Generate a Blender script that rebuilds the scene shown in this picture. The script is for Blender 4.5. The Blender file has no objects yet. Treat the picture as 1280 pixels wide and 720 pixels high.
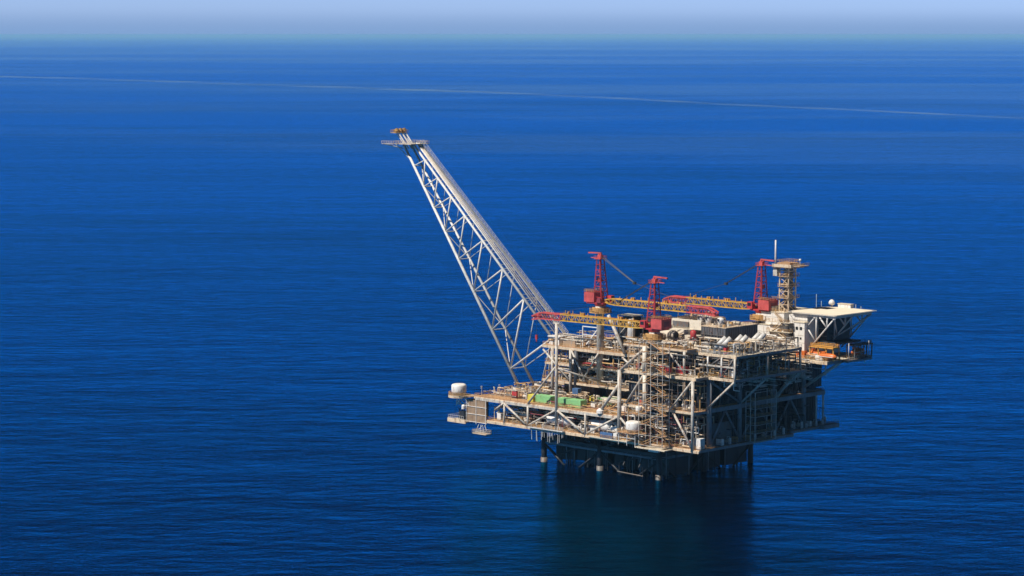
import bpy, math, random
from mathutils import Vector, Matrix
random.seed(11)
R = math.radians
# ------------------------------------------------------------------ camera, world, sun, exposure
scn = bpy.context.scene
COL = scn.collection
cam_d = bpy.data.cameras.new("camera"); cam = bpy.data.objects.new("camera", cam_d); COL.objects.link(cam)
cam_d.sensor_width = 36; cam_d.lens = 90.0; cam_d.clip_start = 1; cam_d.clip_end = 600000
cam.location = (0, 0, 171); cam.rotation_euler = (R(90-5.657), 0, 0)
scn.camera = cam
SUN_EL = 52.0; SUN_AZ = math.atan2(-0.86, -0.51)       # the sun stands left of and a little behind the viewer
DOME, HORIZON = 0.005, 0.116
w = bpy.data.worlds.new("World"); scn.world = w; w.use_nodes = True
nt = w.node_tree; nt.nodes.clear()
sky = nt.nodes.new("ShaderNodeTexSky"); sky.sky_type = 'NISHITA'; sky.sun_disc = False
sky.sun_elevation = R(SUN_EL); sky.sun_rotation = SUN_AZ; sky.altitude = 0
sky.air_density = 1.0; sky.dust_density = 0.6; sky.ozone_density = 4.0
tint = nt.nodes.new("ShaderNodeMix"); tint.data_type = 'RGBA'; tint.blend_type = 'MULTIPLY'; tint.inputs[0].default_value = 1
tint.inputs[7].default_value = (0.55, 0.78, 1.50, 1)
bg = nt.nodes.new("ShaderNodeBackground"); bg.inputs[1].default_value = 0.06
ow = nt.nodes.new("ShaderNodeOutputWorld")
nt.links.new(sky.outputs[0], tint.inputs[6]); nt.links.new(tint.outputs[2], bg.inputs[0])
# brighter, milkier air low over the horizon: strength falls off with elevation
tcw = nt.nodes.new("ShaderNodeTexCoord"); sx = nt.nodes.new("ShaderNodeSeparateXYZ"); nt.links.new(tcw.outputs["Generated"], sx.inputs[0])
mr = nt.nodes.new("ShaderNodeMapRange"); mr.interpolation_type = 'SMOOTHERSTEP'
mr.inputs[1].default_value = 0.035; mr.inputs[2].default_value = 0.16; mr.inputs[3].default_value = HORIZON; mr.inputs[4].default_value = DOME
hz = nt.nodes.new("ShaderNodeMapRange"); hz.interpolation_type = 'SMOOTHSTEP'
hz.inputs[1].default_value = 0.0; hz.inputs[2].default_value = 0.011; hz.inputs[3].default_value = 1; hz.inputs[4].default_value = 0
nt.links.new(sx.outputs[2], hz.inputs[0])
hm = nt.nodes.new("ShaderNodeMix"); hm.data_type = 'RGBA'; nt.links.new(hz.outputs[0], hm.inputs[0])
nt.links.new(tint.outputs[2], hm.inputs[6]); hm.inputs[7].default_value = (1.5, 2.5, 4.4, 1); nt.links.new(hm.outputs[2], bg.inputs[0])
nt.links.new(sx.outputs[2], mr.inputs[0]); nt.links.new(mr.outputs[0], bg.inputs[1]); nt.links.new(bg.outputs[0], ow.inputs[0])
sd = bpy.data.lights.new("sun", 'SUN'); so = bpy.data.objects.new("sun", sd); COL.objects.link(so)
sd.energy = 5.0; sd.angle = R(0.5); sd.color = (1.0, 0.92, 0.82)
sdir = Vector((math.sin(SUN_AZ)*math.cos(R(SUN_EL)), math.cos(SUN_AZ)*math.cos(R(SUN_EL)), math.sin(R(SUN_EL))))
so.rotation_euler = sdir.to_track_quat('Z', 'Y').to_euler()
so.location = (0, 0, 400)
vs = scn.view_settings; vs.view_transform = 'Standard'; vs.look = 'None'; vs.exposure = 0.36; vs.gamma = 1; vs.use_curve_mapping = False
scn.cycles.volume_bounces = 3
scn.cycles.max_bounces = 6

# ------------------------------------------------------------------ materials
def mat(name, col, var=0.25, rust=0.0, rough=0.55, metal=0.0, scale=0.35, rustcol=(0.20, 0.085, 0.03)):
    m = bpy.data.materials.new(name); m.use_nodes = True
    t = m.node_tree; b = t.nodes["Principled BSDF"]
    b.inputs["Roughness"].default_value = rough; b.inputs["Metallic"].default_value = metal
    tc = t.nodes.new("ShaderNodeTexCoord")
    n = t.nodes.new("ShaderNodeTexNoise"); n.inputs["Scale"].default_value = scale; n.inputs["Detail"].default_value = 6
    n.inputs["Roughness"].default_value = 0.7
    t.links.new(tc.outputs["Object"], n.inputs["Vector"])
    r = t.nodes.new("ShaderNodeValToRGB")
    r.color_ramp.elements[0].position = 0.32; r.color_ramp.elements[1].position = 0.68
    r.color_ramp.elements[0].color = tuple(c*(1-var) for c in col)+(1,)
    r.color_ramp.elements[1].color = tuple(min(c*(1+var*0.4), 0.85) for c in col)+(1,)
    t.links.new(n.outputs["Fac"], r.inputs[0])
    out = r.outputs[0]
    if rust > 0:
        mp = t.nodes.new("ShaderNodeMapping"); mp.inputs["Scale"].default_value = (1.3, 1.3, 0.35)
        t.links.new(tc.outputs["Object"], mp.inputs[0])
        n2 = t.nodes.new("ShaderNodeTexNoise"); n2.inputs["Scale"].default_value = 0.8; n2.inputs["Detail"].default_value = 8
        n2.inputs["Roughness"].default_value = 0.75
        t.links.new(mp.outputs[0], n2.inputs["Vector"])
        r2 = t.nodes.new("ShaderNodeValToRGB")
        r2.color_ramp.elements[0].position = 0.60-rust*0.25; r2.color_ramp.elements[1].position = 0.72-rust*0.2
        t.links.new(n2.outputs["Fac"], r2.inputs[0])
        mx = t.nodes.new("ShaderNodeMix"); mx.data_type = 'RGBA'
        t.links.new(r2.outputs[0], mx.inputs[0]); t.links.new(out, mx.inputs[6]); mx.inputs[7].default_value = rustcol+(1,)
        out = mx.outputs[2]
    t.links.new(out, b.inputs["Base Color"])
    return m
M = dict(
    steel=mat("painted_steel", (0.52, 0.49, 0.43), 0.35, 0.4),
    white=mat("white_paint", (0.74, 0.72, 0.68), 0.16, 0.16),
    grey=mat("grey_steel", (0.12, 0.12, 0.12), 0.35, 0.3),
    dark=mat("shade_dark_steel", (0.022, 0.024, 0.028), 0.4, 0.15),  # interior shade put into this near-black tone
    slate=mat("slate_with_shade", (0.035, 0.042, 0.055), 0.2, 0.1),  # dark vessels' own slate, with interior shade put into the tone
    deck=mat("deck_plate", (0.46, 0.29, 0.16), 0.45, 0.5, 0.8, rustcol=(0.33, 0.13, 0.045)),
    deckpale=mat("pale_deck_plate", (0.60, 0.53, 0.41), 0.25, 0.2, 0.8),
    rail=mat("ochre_railing", (0.55, 0.33, 0.12), 0.3, 0.3),
    edge=mat("deck_edge_paint", (0.64, 0.51, 0.36), 0.35, 0.35),
    jacket=mat("shade_dark_jacket", (0.016, 0.018, 0.022), 0.3, 0.0),  # blackened: the shade under the deck is put into this colour
    waterline=mat("pale_waterline_steel", (0.15, 0.14, 0.125), 0.4, 0.3),  # pale tone for sun painted on leg feet, also the fender rail
    yellow=mat("yellow_boom_paint", (0.56, 0.33, 0.06), 0.3, 0.2),
    red=mat("crane_red_paint", (0.48, 0.04, 0.045), 0.4, 0.15),
    pink=mat("faded_crane_red", (0.54, 0.085, 0.08), 0.4, 0.2),
    orange=mat("orange_paint", (0.62, 0.15, 0.03), 0.25, 0.05, 0.4),
    amber=mat("amber_frame_paint", (0.66, 0.34, 0.07), 0.25, 0.15),
    green=mat("container_green", (0.24, 0.52, 0.22), 0.2, 0.08),
    lemon=mat("container_yellow", (0.72, 0.62, 0.09), 0.2, 0.08),
    boomgrey=mat("flare_boom_paint", (0.62, 0.61, 0.58), 0.25, 0.12, 0.5, scale=0.6),
    cladding=mat("weathered_cladding", (0.10, 0.105, 0.12), 0.35, 0.3),
    bluegrey=mat("shade_blue_grey", (0.20, 0.225, 0.25), 0.3, 0.2),  # right-face shade put into this colour; also jacket beams and risers
    blue=mat("blue_paint", (0.06, 0.14, 0.30), 0.3, 0.1),
    cream=mat("cream_insulation", (0.58, 0.52, 0.42), 0.25, 0.15),
    pale=mat("cream_panel", (0.68, 0.62, 0.51), 0.16, 0.12),
    tan=mat("tan_louvre", (0.40, 0.28, 0.18), 0.3, 0.2),
    glass=mat("window_glass", (0.02, 0.025, 0.03), 0.2, 0, 0.08),
    rope=mat("wire_rope", (0.03, 0.03, 0.035), 0.2, 0, 0.6),
    galv=mat("galvanised_steel", (0.56, 0.55, 0.53), 0.25, 0.08, 0.45),
    maroon=mat("maroon_pipe_paint", (0.22, 0.035, 0.05), 0.3, 0.1),
    helitop=mat("helideck_coating", (0.72, 0.64, 0.50), 0.12, 0.05, 0.85, scale=0.12),
)
# ------------------------------------------------------------------ the platform's own grid: u along its front, v away from it, z up
OX, OY = 56.148, 975.107
UX, UY = 0.72035, -0.69361
ANG = math.atan2(UY, UX)
SHIFT = (0, -8.0, 1.3)      # the deck overhangs the jacket on the sunny side
def W(u, v, z=0): return Vector((OX+u*UX-v*UY+SHIFT[0], OY+u*UY+v*UX+SHIFT[1], z+SHIFT[2]))

class MB:
    def __init__(s): s.v = []; s.f = []
    def add(s, vs, fs):
        n = len(s.v); s.v += [tuple(p) for p in vs]; s.f += [tuple(i+n for i in f) for f in fs]; return s
    def box(s, a, b):
        x0, x1 = sorted((a[0], b[0])); y0, y1 = sorted((a[1], b[1])); z0, z1 = sorted((a[2], b[2]))
        return s.add([(x0,y0,z0),(x1,y0,z0),(x1,y1,z0),(x0,y1,z0),(x0,y0,z1),(x1,y0,z1),(x1,y1,z1),(x0,y1,z1)],
              [(0,3,2,1),(4,5,6,7),(0,1,5,4),(1,2,6,5),(2,3,7,6),(3,0,4,7)])
    def rings(s, prof, axis_p, axis_q, n=12, cap=True):
        """a lathe: prof is (t along p->q in metres, radius)"""
        p = Vector(axis_p); q = Vector(axis_q); d = (q-p).normalized()
        a = d.cross(Vector((0,0,1)))
        a = Vector((1,0,0)) if a.length < 1e-4 else a.normalized()
        b = d.cross(a); vs = []; fs = []
        for (t, r) in prof:
            c = p+d*t
            for i in range(n):
                an = 2*math.pi*i/n; vs.append(c+a*math.cos(an)*r+b*math.sin(an)*r)
        for k in range(len(prof)-1):
            for i in range(n):
                j = (i+1) % n; fs.append((k*n+i, k*n+j, (k+1)*n+j, (k+1)*n+i))
        if cap:
            fs.append(tuple(range(n))[::-1]); fs.append(tuple((len(prof)-1)*n+i for i in range(n)))
        return s.add(vs, fs)
    def tube(s, p, q, r, n=8, r2=None):
        L = (Vector(q)-Vector(p)).length
        if L < 1e-4: return s
        return s.rings([(0, r), (L, r if r2 is None else r2)], p, q, n)
    def vessel(s, p, q, r, n=14):
        L = (Vector(q)-Vector(p)).length; e = r*0.5
        return s.rings([(0, r*0.25), (e*0.3, r*0.7), (e, r), (L-e, r), (L-e*0.3, r*0.7), (L, r*0.25)], p, q, n)
    def bar(s, p, q, w_, h=None):
        h = h or w_
        p = Vector(p); q = Vector(q); d = (q-p).normalized()
        a = d.cross(Vector((0,0,1)))
        a = Vector((1,0,0)) if a.length < 1e-3 else a.normalized()
        b = a.cross(d).normalized(); vs = []
        for c in (p, q):
            for sa, sb in ((-1,-1),(1,-1),(1,1),(-1,1)): vs.append(c+a*sa*w_/2+b*sb*h/2)
        return s.add(vs, [(0,1,2,3),(7,6,5,4),(0,4,5,1),(1,5,6,2),(2,6,7,3),(3,7,4,0)])
    def rail(s, pts, z, h=1.15, t=0.09, step=2.0, closed=False):
        pts = list(pts)+([pts[0]] if closed else [])
        for (a, b) in zip(pts, pts[1:]):
            L = math.hypot(b[0]-a[0], b[1]-a[1])
            if L < 0.05: continue
            for hh in (h, h*0.55): s.bar((a[0],a[1],z+hh), (b[0],b[1],z+hh), t)
            n = max(1, round(L/step))
            for i in range(n+1):
                x = a[0]+(b[0]-a[0])*i/n; y = a[1]+(b[1]-a[1])*i/n
                s.box((x-t/2, y-t/2, z), (x+t/2, y+t/2, z+h))
        return s
    def build(s, name, m, parent=None, smooth=False, base=None):
        bx = parent['_b'] if parent is not None and '_b' in parent else (base or (0,0,0))
        me = bpy.data.meshes.new(name)
        me.from_pydata([(x-bx[0], y-bx[1], z-bx[2]) for x, y, z in s.v], [], s.f); me.update()
        me.materials.append(M[m] if isinstance(m, str) else m)
        if smooth:
            for p in me.polygons: p.use_smooth = len(p.vertices) == 4
        o = bpy.data.objects.new(name, me); COL.objects.link(o)
        if parent is not None:
            if parent.type == 'MESH': o.parent = parent
            else: o.parent = parent
            o['_b'] = parent['_b']
        return o
def tag(o, label, cat, group=None, kind=None):
    o['label'] = label
    if cat: o['category'] = cat
    if group: o['group'] = group
    if kind: o['kind'] = kind
    return o
def thing(name, label, cat, base, group=None):
    """an Empty at the thing's base in platform coordinates; its parts are written in the same coordinates"""
    o = bpy.data.objects.new(name, None); COL.objects.link(o)
    o.location = W(*base); o.rotation_euler = (0, 0, ANG); o.empty_display_size = 0.5
    o['_b'] = base
    return tag(o, label, cat, group)
def solo(mb, name, m, base, label, cat, group=None, smooth=False):
    o = mb.build(name, m, None, smooth, base=base)
    o.location = W(*base); o.rotation_euler = (0, 0, ANG); o['_b'] = base
    return tag(o, label, cat, group)
def copy_tree(o, base=None, rz=None, parent=None, label=None):
    c = o.copy(); COL.objects.link(c)
    if parent is not None: c.parent = parent
    if base is not None:
        c.location = W(*base)
    if rz is not None: c.rotation_euler = (0, 0, ANG+rz)
    if label: c['label'] = label
    for ch in o.children: copy_tree(ch, parent=c)
    return c

# ------------------------------------------------------------------ sea
def sea_material():
    m = bpy.data.materials.new("sea_water"); m.use_nodes = True; t = m.node_tree; t.nodes.clear()
    N = t.nodes.new; L = t.links.new
    geo = N("ShaderNodeNewGeometry")
    def noise(scale, sx, sy, rot=0.0, detail=4, rough=0.55):
        mp = N("ShaderNodeMapping"); mp.inputs["Scale"].default_value = (sx, sy, 1); mp.inputs["Rotation"].default_value = (0, 0, rot)
        L(geo.outputs["Position"], mp.inputs[0])
        n = N("ShaderNodeTexNoise"); n.inputs["Scale"].default_value = scale; n.inputs["Detail"].default_value = detail
        n.inputs["Roughness"].default_value = rough; L(mp.outputs[0], n.inputs["Vector"]); return n.outputs["Fac"]
    def math_(op, a, b):
        k = N("ShaderNodeMath"); k.operation = op
        for i, x in enumerate((a, b)):
            if isinstance(x, (int, float)): k.inputs[i].default_value = x
            else: L(x, k.inputs[i])
        return k.outputs[0]
    swell = noise(0.018, 0.6, 1.4, 0.25, 3)
    chop = noise(0.11, 0.75, 1.3, -0.2, 5, 0.62)
    rip = noise(0.55, 1, 1, 0.4, 4, 0.65)
    hgt = math_('ADD', math_('MULTIPLY', swell, 1.5), math_('ADD', math_('MULTIPLY', chop, 0.62), math_('MULTIPLY', rip, 0.20)))
    bump = N("ShaderNodeBump"); bump.inputs["Strength"].default_value = 1.0; bump.inputs["Distance"].default_value = 1.0
    L(hgt, bump.inputs["Height"])
    # wind lanes and gust patches
    gust = noise(0.0009, 0.35, 1.5, 0.05, 6, 0.6)
    gust2 = noise(0.006, 0.3, 1.6, -0.08, 5, 0.65)
    g = math_('ADD', math_('MULTIPLY', gust, 0.6), math_('MULTIPLY', gust2, 0.4))
    cr = N("ShaderNodeValToRGB"); cr.color_ramp.elements[0].position = 0.38; cr.color_ramp.elements[1].position = 0.64
    cr.color_ramp.elements[0].color = (0.0001, 0.0008, 0.004, 1); cr.color_ramp.elements[1].color = (0.0001, 0.0016, 0.008, 1)
    L(g, cr.inputs[0])
    dif = N("ShaderNodeBsdfDiffuse"); L(cr.outputs[0], dif.inputs[0]); L(bump.outputs[0], dif.inputs["Normal"])
    glo = N("ShaderNodeBsdfGlossy"); # cloud reflections far out, put into a paler gloss tint
    cloud_refl = noise(0.00022, 0.45, 1.0, 0.08, 7, 0.62); lr = N("ShaderNodeValToRGB"); L(cloud_refl, lr.inputs[0])
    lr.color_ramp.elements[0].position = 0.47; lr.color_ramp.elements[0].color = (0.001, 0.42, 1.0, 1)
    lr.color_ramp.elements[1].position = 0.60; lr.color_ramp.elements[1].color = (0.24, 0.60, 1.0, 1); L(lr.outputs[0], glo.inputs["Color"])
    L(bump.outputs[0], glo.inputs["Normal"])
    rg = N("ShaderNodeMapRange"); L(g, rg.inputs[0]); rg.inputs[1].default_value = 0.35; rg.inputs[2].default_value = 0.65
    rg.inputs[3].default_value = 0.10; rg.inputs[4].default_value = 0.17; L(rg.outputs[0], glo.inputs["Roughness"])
    fr = N("ShaderNodeFresnel"); fr.inputs[0].default_value = 1.41; L(bump.outputs[0], fr.inputs["Normal"])
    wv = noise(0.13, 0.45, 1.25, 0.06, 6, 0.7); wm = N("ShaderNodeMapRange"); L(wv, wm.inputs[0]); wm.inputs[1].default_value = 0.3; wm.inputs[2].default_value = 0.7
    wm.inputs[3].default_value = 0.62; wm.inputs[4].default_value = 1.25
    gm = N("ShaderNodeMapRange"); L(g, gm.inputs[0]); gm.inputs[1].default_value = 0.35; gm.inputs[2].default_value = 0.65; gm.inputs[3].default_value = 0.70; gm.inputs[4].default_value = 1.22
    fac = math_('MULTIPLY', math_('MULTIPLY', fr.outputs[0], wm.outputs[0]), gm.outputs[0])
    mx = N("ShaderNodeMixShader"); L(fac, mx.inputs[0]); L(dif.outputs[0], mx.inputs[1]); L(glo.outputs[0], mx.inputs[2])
    o = N("ShaderNodeOutputMaterial"); L(mx.outputs[0], o.inputs[0])
    return m
def disc(radii, z, n=96):
    mb = MB(); vs = [(0, 1000, z)]; fs = []
    for r in radii:
        for i in range(n): vs.append((r*math.cos(2*math.pi*i/n), 1000+r*math.sin(2*math.pi*i/n), z))
    for i in range(n): fs.append((0, 1+i, 1+(i+1) % n))
    for k in range(len(radii)-1):
        for i in range(n):
            j = (i+1) % n; a = 1+k*n; b = a+n; fs.append((a+i, b+i, b+j, a+j))
    return mb.add(vs, fs)
SEA_R = 190000
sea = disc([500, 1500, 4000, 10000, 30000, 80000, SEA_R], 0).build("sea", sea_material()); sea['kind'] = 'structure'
# a long slick line on the water, several kilometres out
def px_ground(x, y):
    p = R(5.657); a = (x-640)/3200; b = (360-y)/3200
    d = (a, math.cos(p)+b*math.sin(p), -math.sin(p)+b*math.cos(p)); t = -171/d[2]
    return Vector((d[0]*t, d[1]*t, 0))
def slick(name, pts, wn, wf, strength, seed):
    vs = []; fs = []; n = len(pts)
    for i, (x, y) in enumerate(pts):
        P = px_ground(x, y); Q = px_ground(pts[min(i+1, n-1)][0], pts[min(i+1, n-1)][1]) if i < n-1 else P
        wd = wn+(wf-wn)*(n-1-i)/(n-1)
        vs += [(P.x, P.y-wd/2, 0.15), (P.x, P.y+wd/2, 0.15)]
    fs = [(2*i, 2*i+2, 2*i+3, 2*i+1) for i in range(n-1)]
    m = bpy.data.materials.new("slick_water"); m.use_nodes = True; t = m.node_tree; b = t.nodes["Principled BSDF"]
    b.inputs["Base Color"].default_value = (0.20, 0.36, 0.55, 1); b.inputs["Roughness"].default_value = 0.6
    g = t.nodes.new("ShaderNodeNewGeometry"); mp = t.nodes.new("ShaderNodeMapping"); mp.inputs["Scale"].default_value = (0.0016, 0.004, 1)
    mp.inputs["Location"].default_value = (seed, 0, 0)
    ns = t.nodes.new("ShaderNodeTexNoise"); ns.inputs["Scale"].default_value = 1; ns.inputs["Detail"].default_value = 7
    t.links.new(g.outputs["Position"], mp.inputs[0]); t.links.new(mp.outputs[0], ns.inputs["Vector"])
    rr = t.nodes.new("ShaderNodeMapRange"); rr.inputs[1].default_value = 0.40; rr.inputs[2].default_value = 0.72
    rr.inputs[3].default_value = strength*0.15; rr.inputs[4].default_value = strength
    t.links.new(ns.outputs["Fac"], rr.inputs[0]); t.links.new(rr.outputs[0], b.inputs["Alpha"])
    o = MB().add(vs, fs).build(name, m); o['kind'] = 'structure'; return o
slick("water_slick", [(-60, 94.5), (60, 97), (160, 100), (300, 105), (450, 110), (600, 115), (760, 122), (900, 130), (1060, 137), (1200, 144), (1360, 152)], 110, 360, 0.34, 3)

# haze: an even, thin layer of air over the sea
def haze():
    m = bpy.data.materials.new("haze_air"); m.use_nodes = True; t = m.node_tree; t.nodes.clear()
    pv = t.nodes.new("ShaderNodeVolumePrincipled"); pv.inputs["Color"].default_value = (0.33, 0.67, 1.0, 1)
    pv.inputs["Density"].default_value = 1.85e-5; pv.inputs["Anisotropy"].default_value = 0.0
    o = t.nodes.new("ShaderNodeOutputMaterial"); t.links.new(pv.outputs[0], o.inputs["Volume"])
    s = SEA_R*1.02
    h = MB().box((-s, 1000-s, -1), (s, 1000+s, 174)).build("haze", m); h['kind'] = 'stuff'
    return h
haze()

# ------------------------------------------------------------------ the jacket standing in the water
jk = thing("platform_jacket", "dark steel jacket whose legs stand in the sea under the lower deck", "jacket", (-30, 28, 0))
LEGU = (-60.8, -30.6, 0.0); LEGV = (0.8, 28, 57)
for uu in LEGU:
    for vv in LEGV:
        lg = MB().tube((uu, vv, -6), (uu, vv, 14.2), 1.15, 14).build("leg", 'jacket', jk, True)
        if vv < 1: MB().tube((uu, vv, -4), (uu, vv, 1.9), 1.38, 14).build("sunlit_leg_band", 'waterline', lg, True)  # pale band: sunlight on the front leg feet put into colour
for vv in LEGV:
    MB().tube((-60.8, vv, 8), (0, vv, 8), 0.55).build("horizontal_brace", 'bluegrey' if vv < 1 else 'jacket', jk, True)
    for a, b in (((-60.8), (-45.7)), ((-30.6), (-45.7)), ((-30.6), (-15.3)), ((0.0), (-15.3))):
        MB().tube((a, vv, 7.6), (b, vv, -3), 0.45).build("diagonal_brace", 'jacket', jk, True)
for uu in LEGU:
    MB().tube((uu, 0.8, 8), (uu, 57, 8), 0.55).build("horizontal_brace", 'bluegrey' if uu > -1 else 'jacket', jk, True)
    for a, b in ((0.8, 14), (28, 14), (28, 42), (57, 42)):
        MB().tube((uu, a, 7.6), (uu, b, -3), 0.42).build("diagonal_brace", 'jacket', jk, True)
for i in range(44):
    a = random.uniform(-59, -2); b = random.uniform(4, 54); MB().tube((a, b, -3), (a, b, 13), 0.33, 8).build("conductor", 'jacket', jk)
jk.location = jk.location-Vector(SHIFT)
MB().box((-61, .4, 9.6), (0.4, 57.4, 10.0)).build("spider_deck", 'jacket', jk)
k = MB()
for i in range(13): x = -60+i*5; k.box((x-.2, .2, 8.7), (x+.2, 57.6, 9.59))
for y in (0.2, 57): k.box((-61.5, y, 8.9), (1, y+.5, 9.58))
k.build("deck_beams", 'jacket', jk)
for vv in (0.8, 20, 40, 57):
    for a, b, z0, z1 in ((-60.8, -45.7, 9, 14), (-30.6, -45.7, 9, 14), (-30.6, -15.3, 9, 14), (0, -15.3, 9, 14), (-55, -38, 3, 9), (-24, -6, 3, 9)):
        MB().tube((a, vv, z0), (b, vv, z1), .36).build("diagonal_brace", 'jacket', jk)
for i, x in enumerate((-57.5, -52, -46, -40, -34.5, -26, -20, -14, -8, -2.6)):
    for y in (7, 24, 41): MB().box((x-2.4, y, .7+(i*7 % 3)*.4), (x+2.4, y+14, 8.6)).build("shade_fill_block", 'jacket', jk)  # added dark blocks: under-deck shade built as solid fill
for i in range(15):
    x = -57+i*3.7+random.uniform(-1, 1); y = random.uniform(2.5, 5.5)
    MB().tube((x, y, -3), (x, y, 14), random.uniform(.14, .3), 8).build("riser", random.choice(('bluegrey', 'jacket', 'grey')), jk, True)
for i in range(8):
    y = 5+i*6+random.uniform(-1, 1)
    MB().tube((.6, y, -3), (.6, y, 14), random.uniform(.14, .28), 8).build("riser", random.choice(('bluegrey', 'jacket')), jk, True)
# boat landing with its bumper
bl = MB()
for x in (-18, -6): bl.tube((x, -2.0, -2), (x, -2.0, 4.6), 0.2)
bl.tube((-18.6, -2.0, 1.0), (-5.4, -2.0, 1.0), 0.26)
for x in (-16, -8): bl.tube((x, -2, 4.2), (x, 0.8, 8), 0.2)
bl.build("boat_landing", 'jacket', jk)
MB().tube((-18.6, -2.4, 1.5), (-5.4, -2.4, 1.1), 0.22).build("fender_rail", 'waterline', jk)

# ------------------------------------------------------------------ topsides: decks, columns, braces
pf = thing("gas_platform", "multi level steel gas production platform standing in open blue sea", "platform", (-35, 28, 13.2))
def deck(u0, u1, v0, v1, z, m='deck', e=1.0, name="deck", em='edge'):
    """plate on a grid of beams, with an edge girder, its right side coloured darker for shade"""
    d = MB()
    d.box((u0, v0, z-0.12), (u1, v1, z)); o = d.build(name, m, pf)
    g = MB()
    for (a, b) in (((u0, v0-.15), (u1, v0+.15)), ((u0, v1-.15), (u1, v1+.15))): g.box((a[0], a[1], z-e), (b[0], b[1], z-0.125))
    g.box((u0-.15, v0+.16, z-e), (u0+.15, v1-.16, z-0.125)); g.build("edge_girder", em, o)
    MB().box((u1-.15, v0+.16, z-e), (u1+.15, v1-.16, z-0.125)).build("edge_girder", 'bluegrey', o)  # right edge: shade put into a darker girder colour
    b = MB(); n = max(1, int((u1-u0)/5))
    for i in range(1, n): x = u0+(u1-u0)*i/n; b.box((x-.15, v0+.2, z-e*.9), (x+.15, v1-.2, z-0.13))
    n = max(1, int((v1-v0)/9))
    for i in range(1, n): y = v0+(v1-v0)*i/n; b.box((u0+.2, y-.2, z-e*.98), (u1-.2, y+.2, z-0.135))
    b.build("floor_beams", 'grey', o)
    return o
def rails(o, *lines, z, m='rail', **kw):
    r = MB()
    for ln in lines: r.rail(ln, z, **kw)
    return r.build("railing", m, o)
Z0, Z1, Z1b, Z2, Z2b, Z3, Z4, ZT = 13.9, 22.9, 27.9, 30.0, 37.0, 40.9, 44.0, 49.6
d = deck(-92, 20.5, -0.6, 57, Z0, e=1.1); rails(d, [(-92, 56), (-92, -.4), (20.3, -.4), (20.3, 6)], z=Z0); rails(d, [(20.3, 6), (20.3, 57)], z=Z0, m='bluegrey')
d = deck(-99, -20, -0.4, 42, Z1); rails(d, [(-60, 41.8), (-98.8, 41.8), (-98.8, -.3), (-20, -.3)], z=Z1)
d = deck(-20+.4, 17.9, 0.2, 57, Z1b); rails(d, [(-19, .3), (17.7, .3), (17.7, 57)], z=Z1b)
d = deck(-80, -20, 20, 57, Z2); rails(d, [(-80, 57), (-80, 20.1), (-20, 20.1)], z=Z2)
d = deck(-79, -20, 20.6, 57, Z2b); rails(d, [(-79, 57), (-79, 20.7), (-20, 20.7)], z=Z2b)
d = deck(-80, -19.8, 20, 57, Z4, e=1.2); rails(d, [(-60, 56.8), (-79.8, 56.8), (-79.8, 20.1), (-20, 20.1)], z=Z4)
d = deck(-20, 18, 0, 7, Z3, m='deckpale', name="deck"); rails(d, [(-20, .1), (17.9, .1), (17.9, 6.9)], z=Z3)
d = deck(-19.5, 31, 7.3, 50, Z3-.01, m='deckpale'); rails(d, [(18.2, 7.4), (30.9, 7.4), (30.9, 50)], z=Z3)
d = deck(-20, 31, 8, 48, ZT, m='deckpale', e=0.9); rails(d, [(-20, 8.1), (30.9, 8.1), (30.9, 48)], z=ZT, m='galv')
d = deck(-20, 12, 2, 7.6, 51.0, m='deck', e=0.8); rails(d, [(-20, 7.4), (-20, 2.1), (11.9, 2.1), (11.9, 7.4)], z=51.0)
# far corner under the quarters
d = deck(-6, 38, 55, 84, Z4, m='deckpale', e=1.3); rails(d, [(-5.9, 70), (-5.9, 55.1), (37.9, 55.1), (37.9, 83.9)], z=Z4, m='rail')
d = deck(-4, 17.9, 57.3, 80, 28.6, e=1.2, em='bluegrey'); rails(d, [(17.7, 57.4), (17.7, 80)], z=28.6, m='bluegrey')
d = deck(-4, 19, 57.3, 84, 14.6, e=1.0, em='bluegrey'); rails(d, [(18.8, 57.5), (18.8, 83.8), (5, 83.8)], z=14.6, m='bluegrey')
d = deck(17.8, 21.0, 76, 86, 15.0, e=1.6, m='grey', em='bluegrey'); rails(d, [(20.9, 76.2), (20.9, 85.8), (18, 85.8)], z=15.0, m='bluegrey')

def col(p, q, r, m='steel', name="column"): return MB().tube(p, q, r, 12).build(name, m, pf, True)
def brace(p, q, r=0.42, m='steel'): return MB().tube(p, q, r, 10).build("brace", m, pf, True)
# front face, lower band: a truss between the two lower decks
for x in (-81.5, -68.5, -37.4): col((x, -.7, Z0-1), (x, -.7, Z1-1), 0.45)
col((-52.7, -0.9, Z0-.9), (-52.7, -0.9, 56.2), 0.62, 'steel', "boom_rest_column")
col((-19.5, -0.9, Z0-.9), (-19.5, -0.9, Z3), 0.8)
col((17.3, -0.9, Z0-.9), (17.3, -0.9, Z3-1), 0.62)
MB().box((-98, -.9, Z1-1.5), (-20.5, -.3, Z1-.45)).build("truss_chord", 'steel', pf)
MB().box((-92, -1.1, Z0-1.3), (20.5, -.62, Z0-.35)).build("truss_chord", 'edge', pf)
for a, b in (((-81.5, 21.6), (-69.4, 14.3)), ((-67.6, 14.3), (-53.3, 21.6)), ((-52.1, 21.6), (-38.2, 14.2)), ((-36.6, 14.2), (-20.2, 22.4)),
             ((-18.9, 22.2), (-12.2, 16.8)), ((-86.5, 18.5), (-81.7, 21.6))):
    brace((a[0], -.95, a[1]), (b[0], -.95, b[1]), 0.44)
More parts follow.
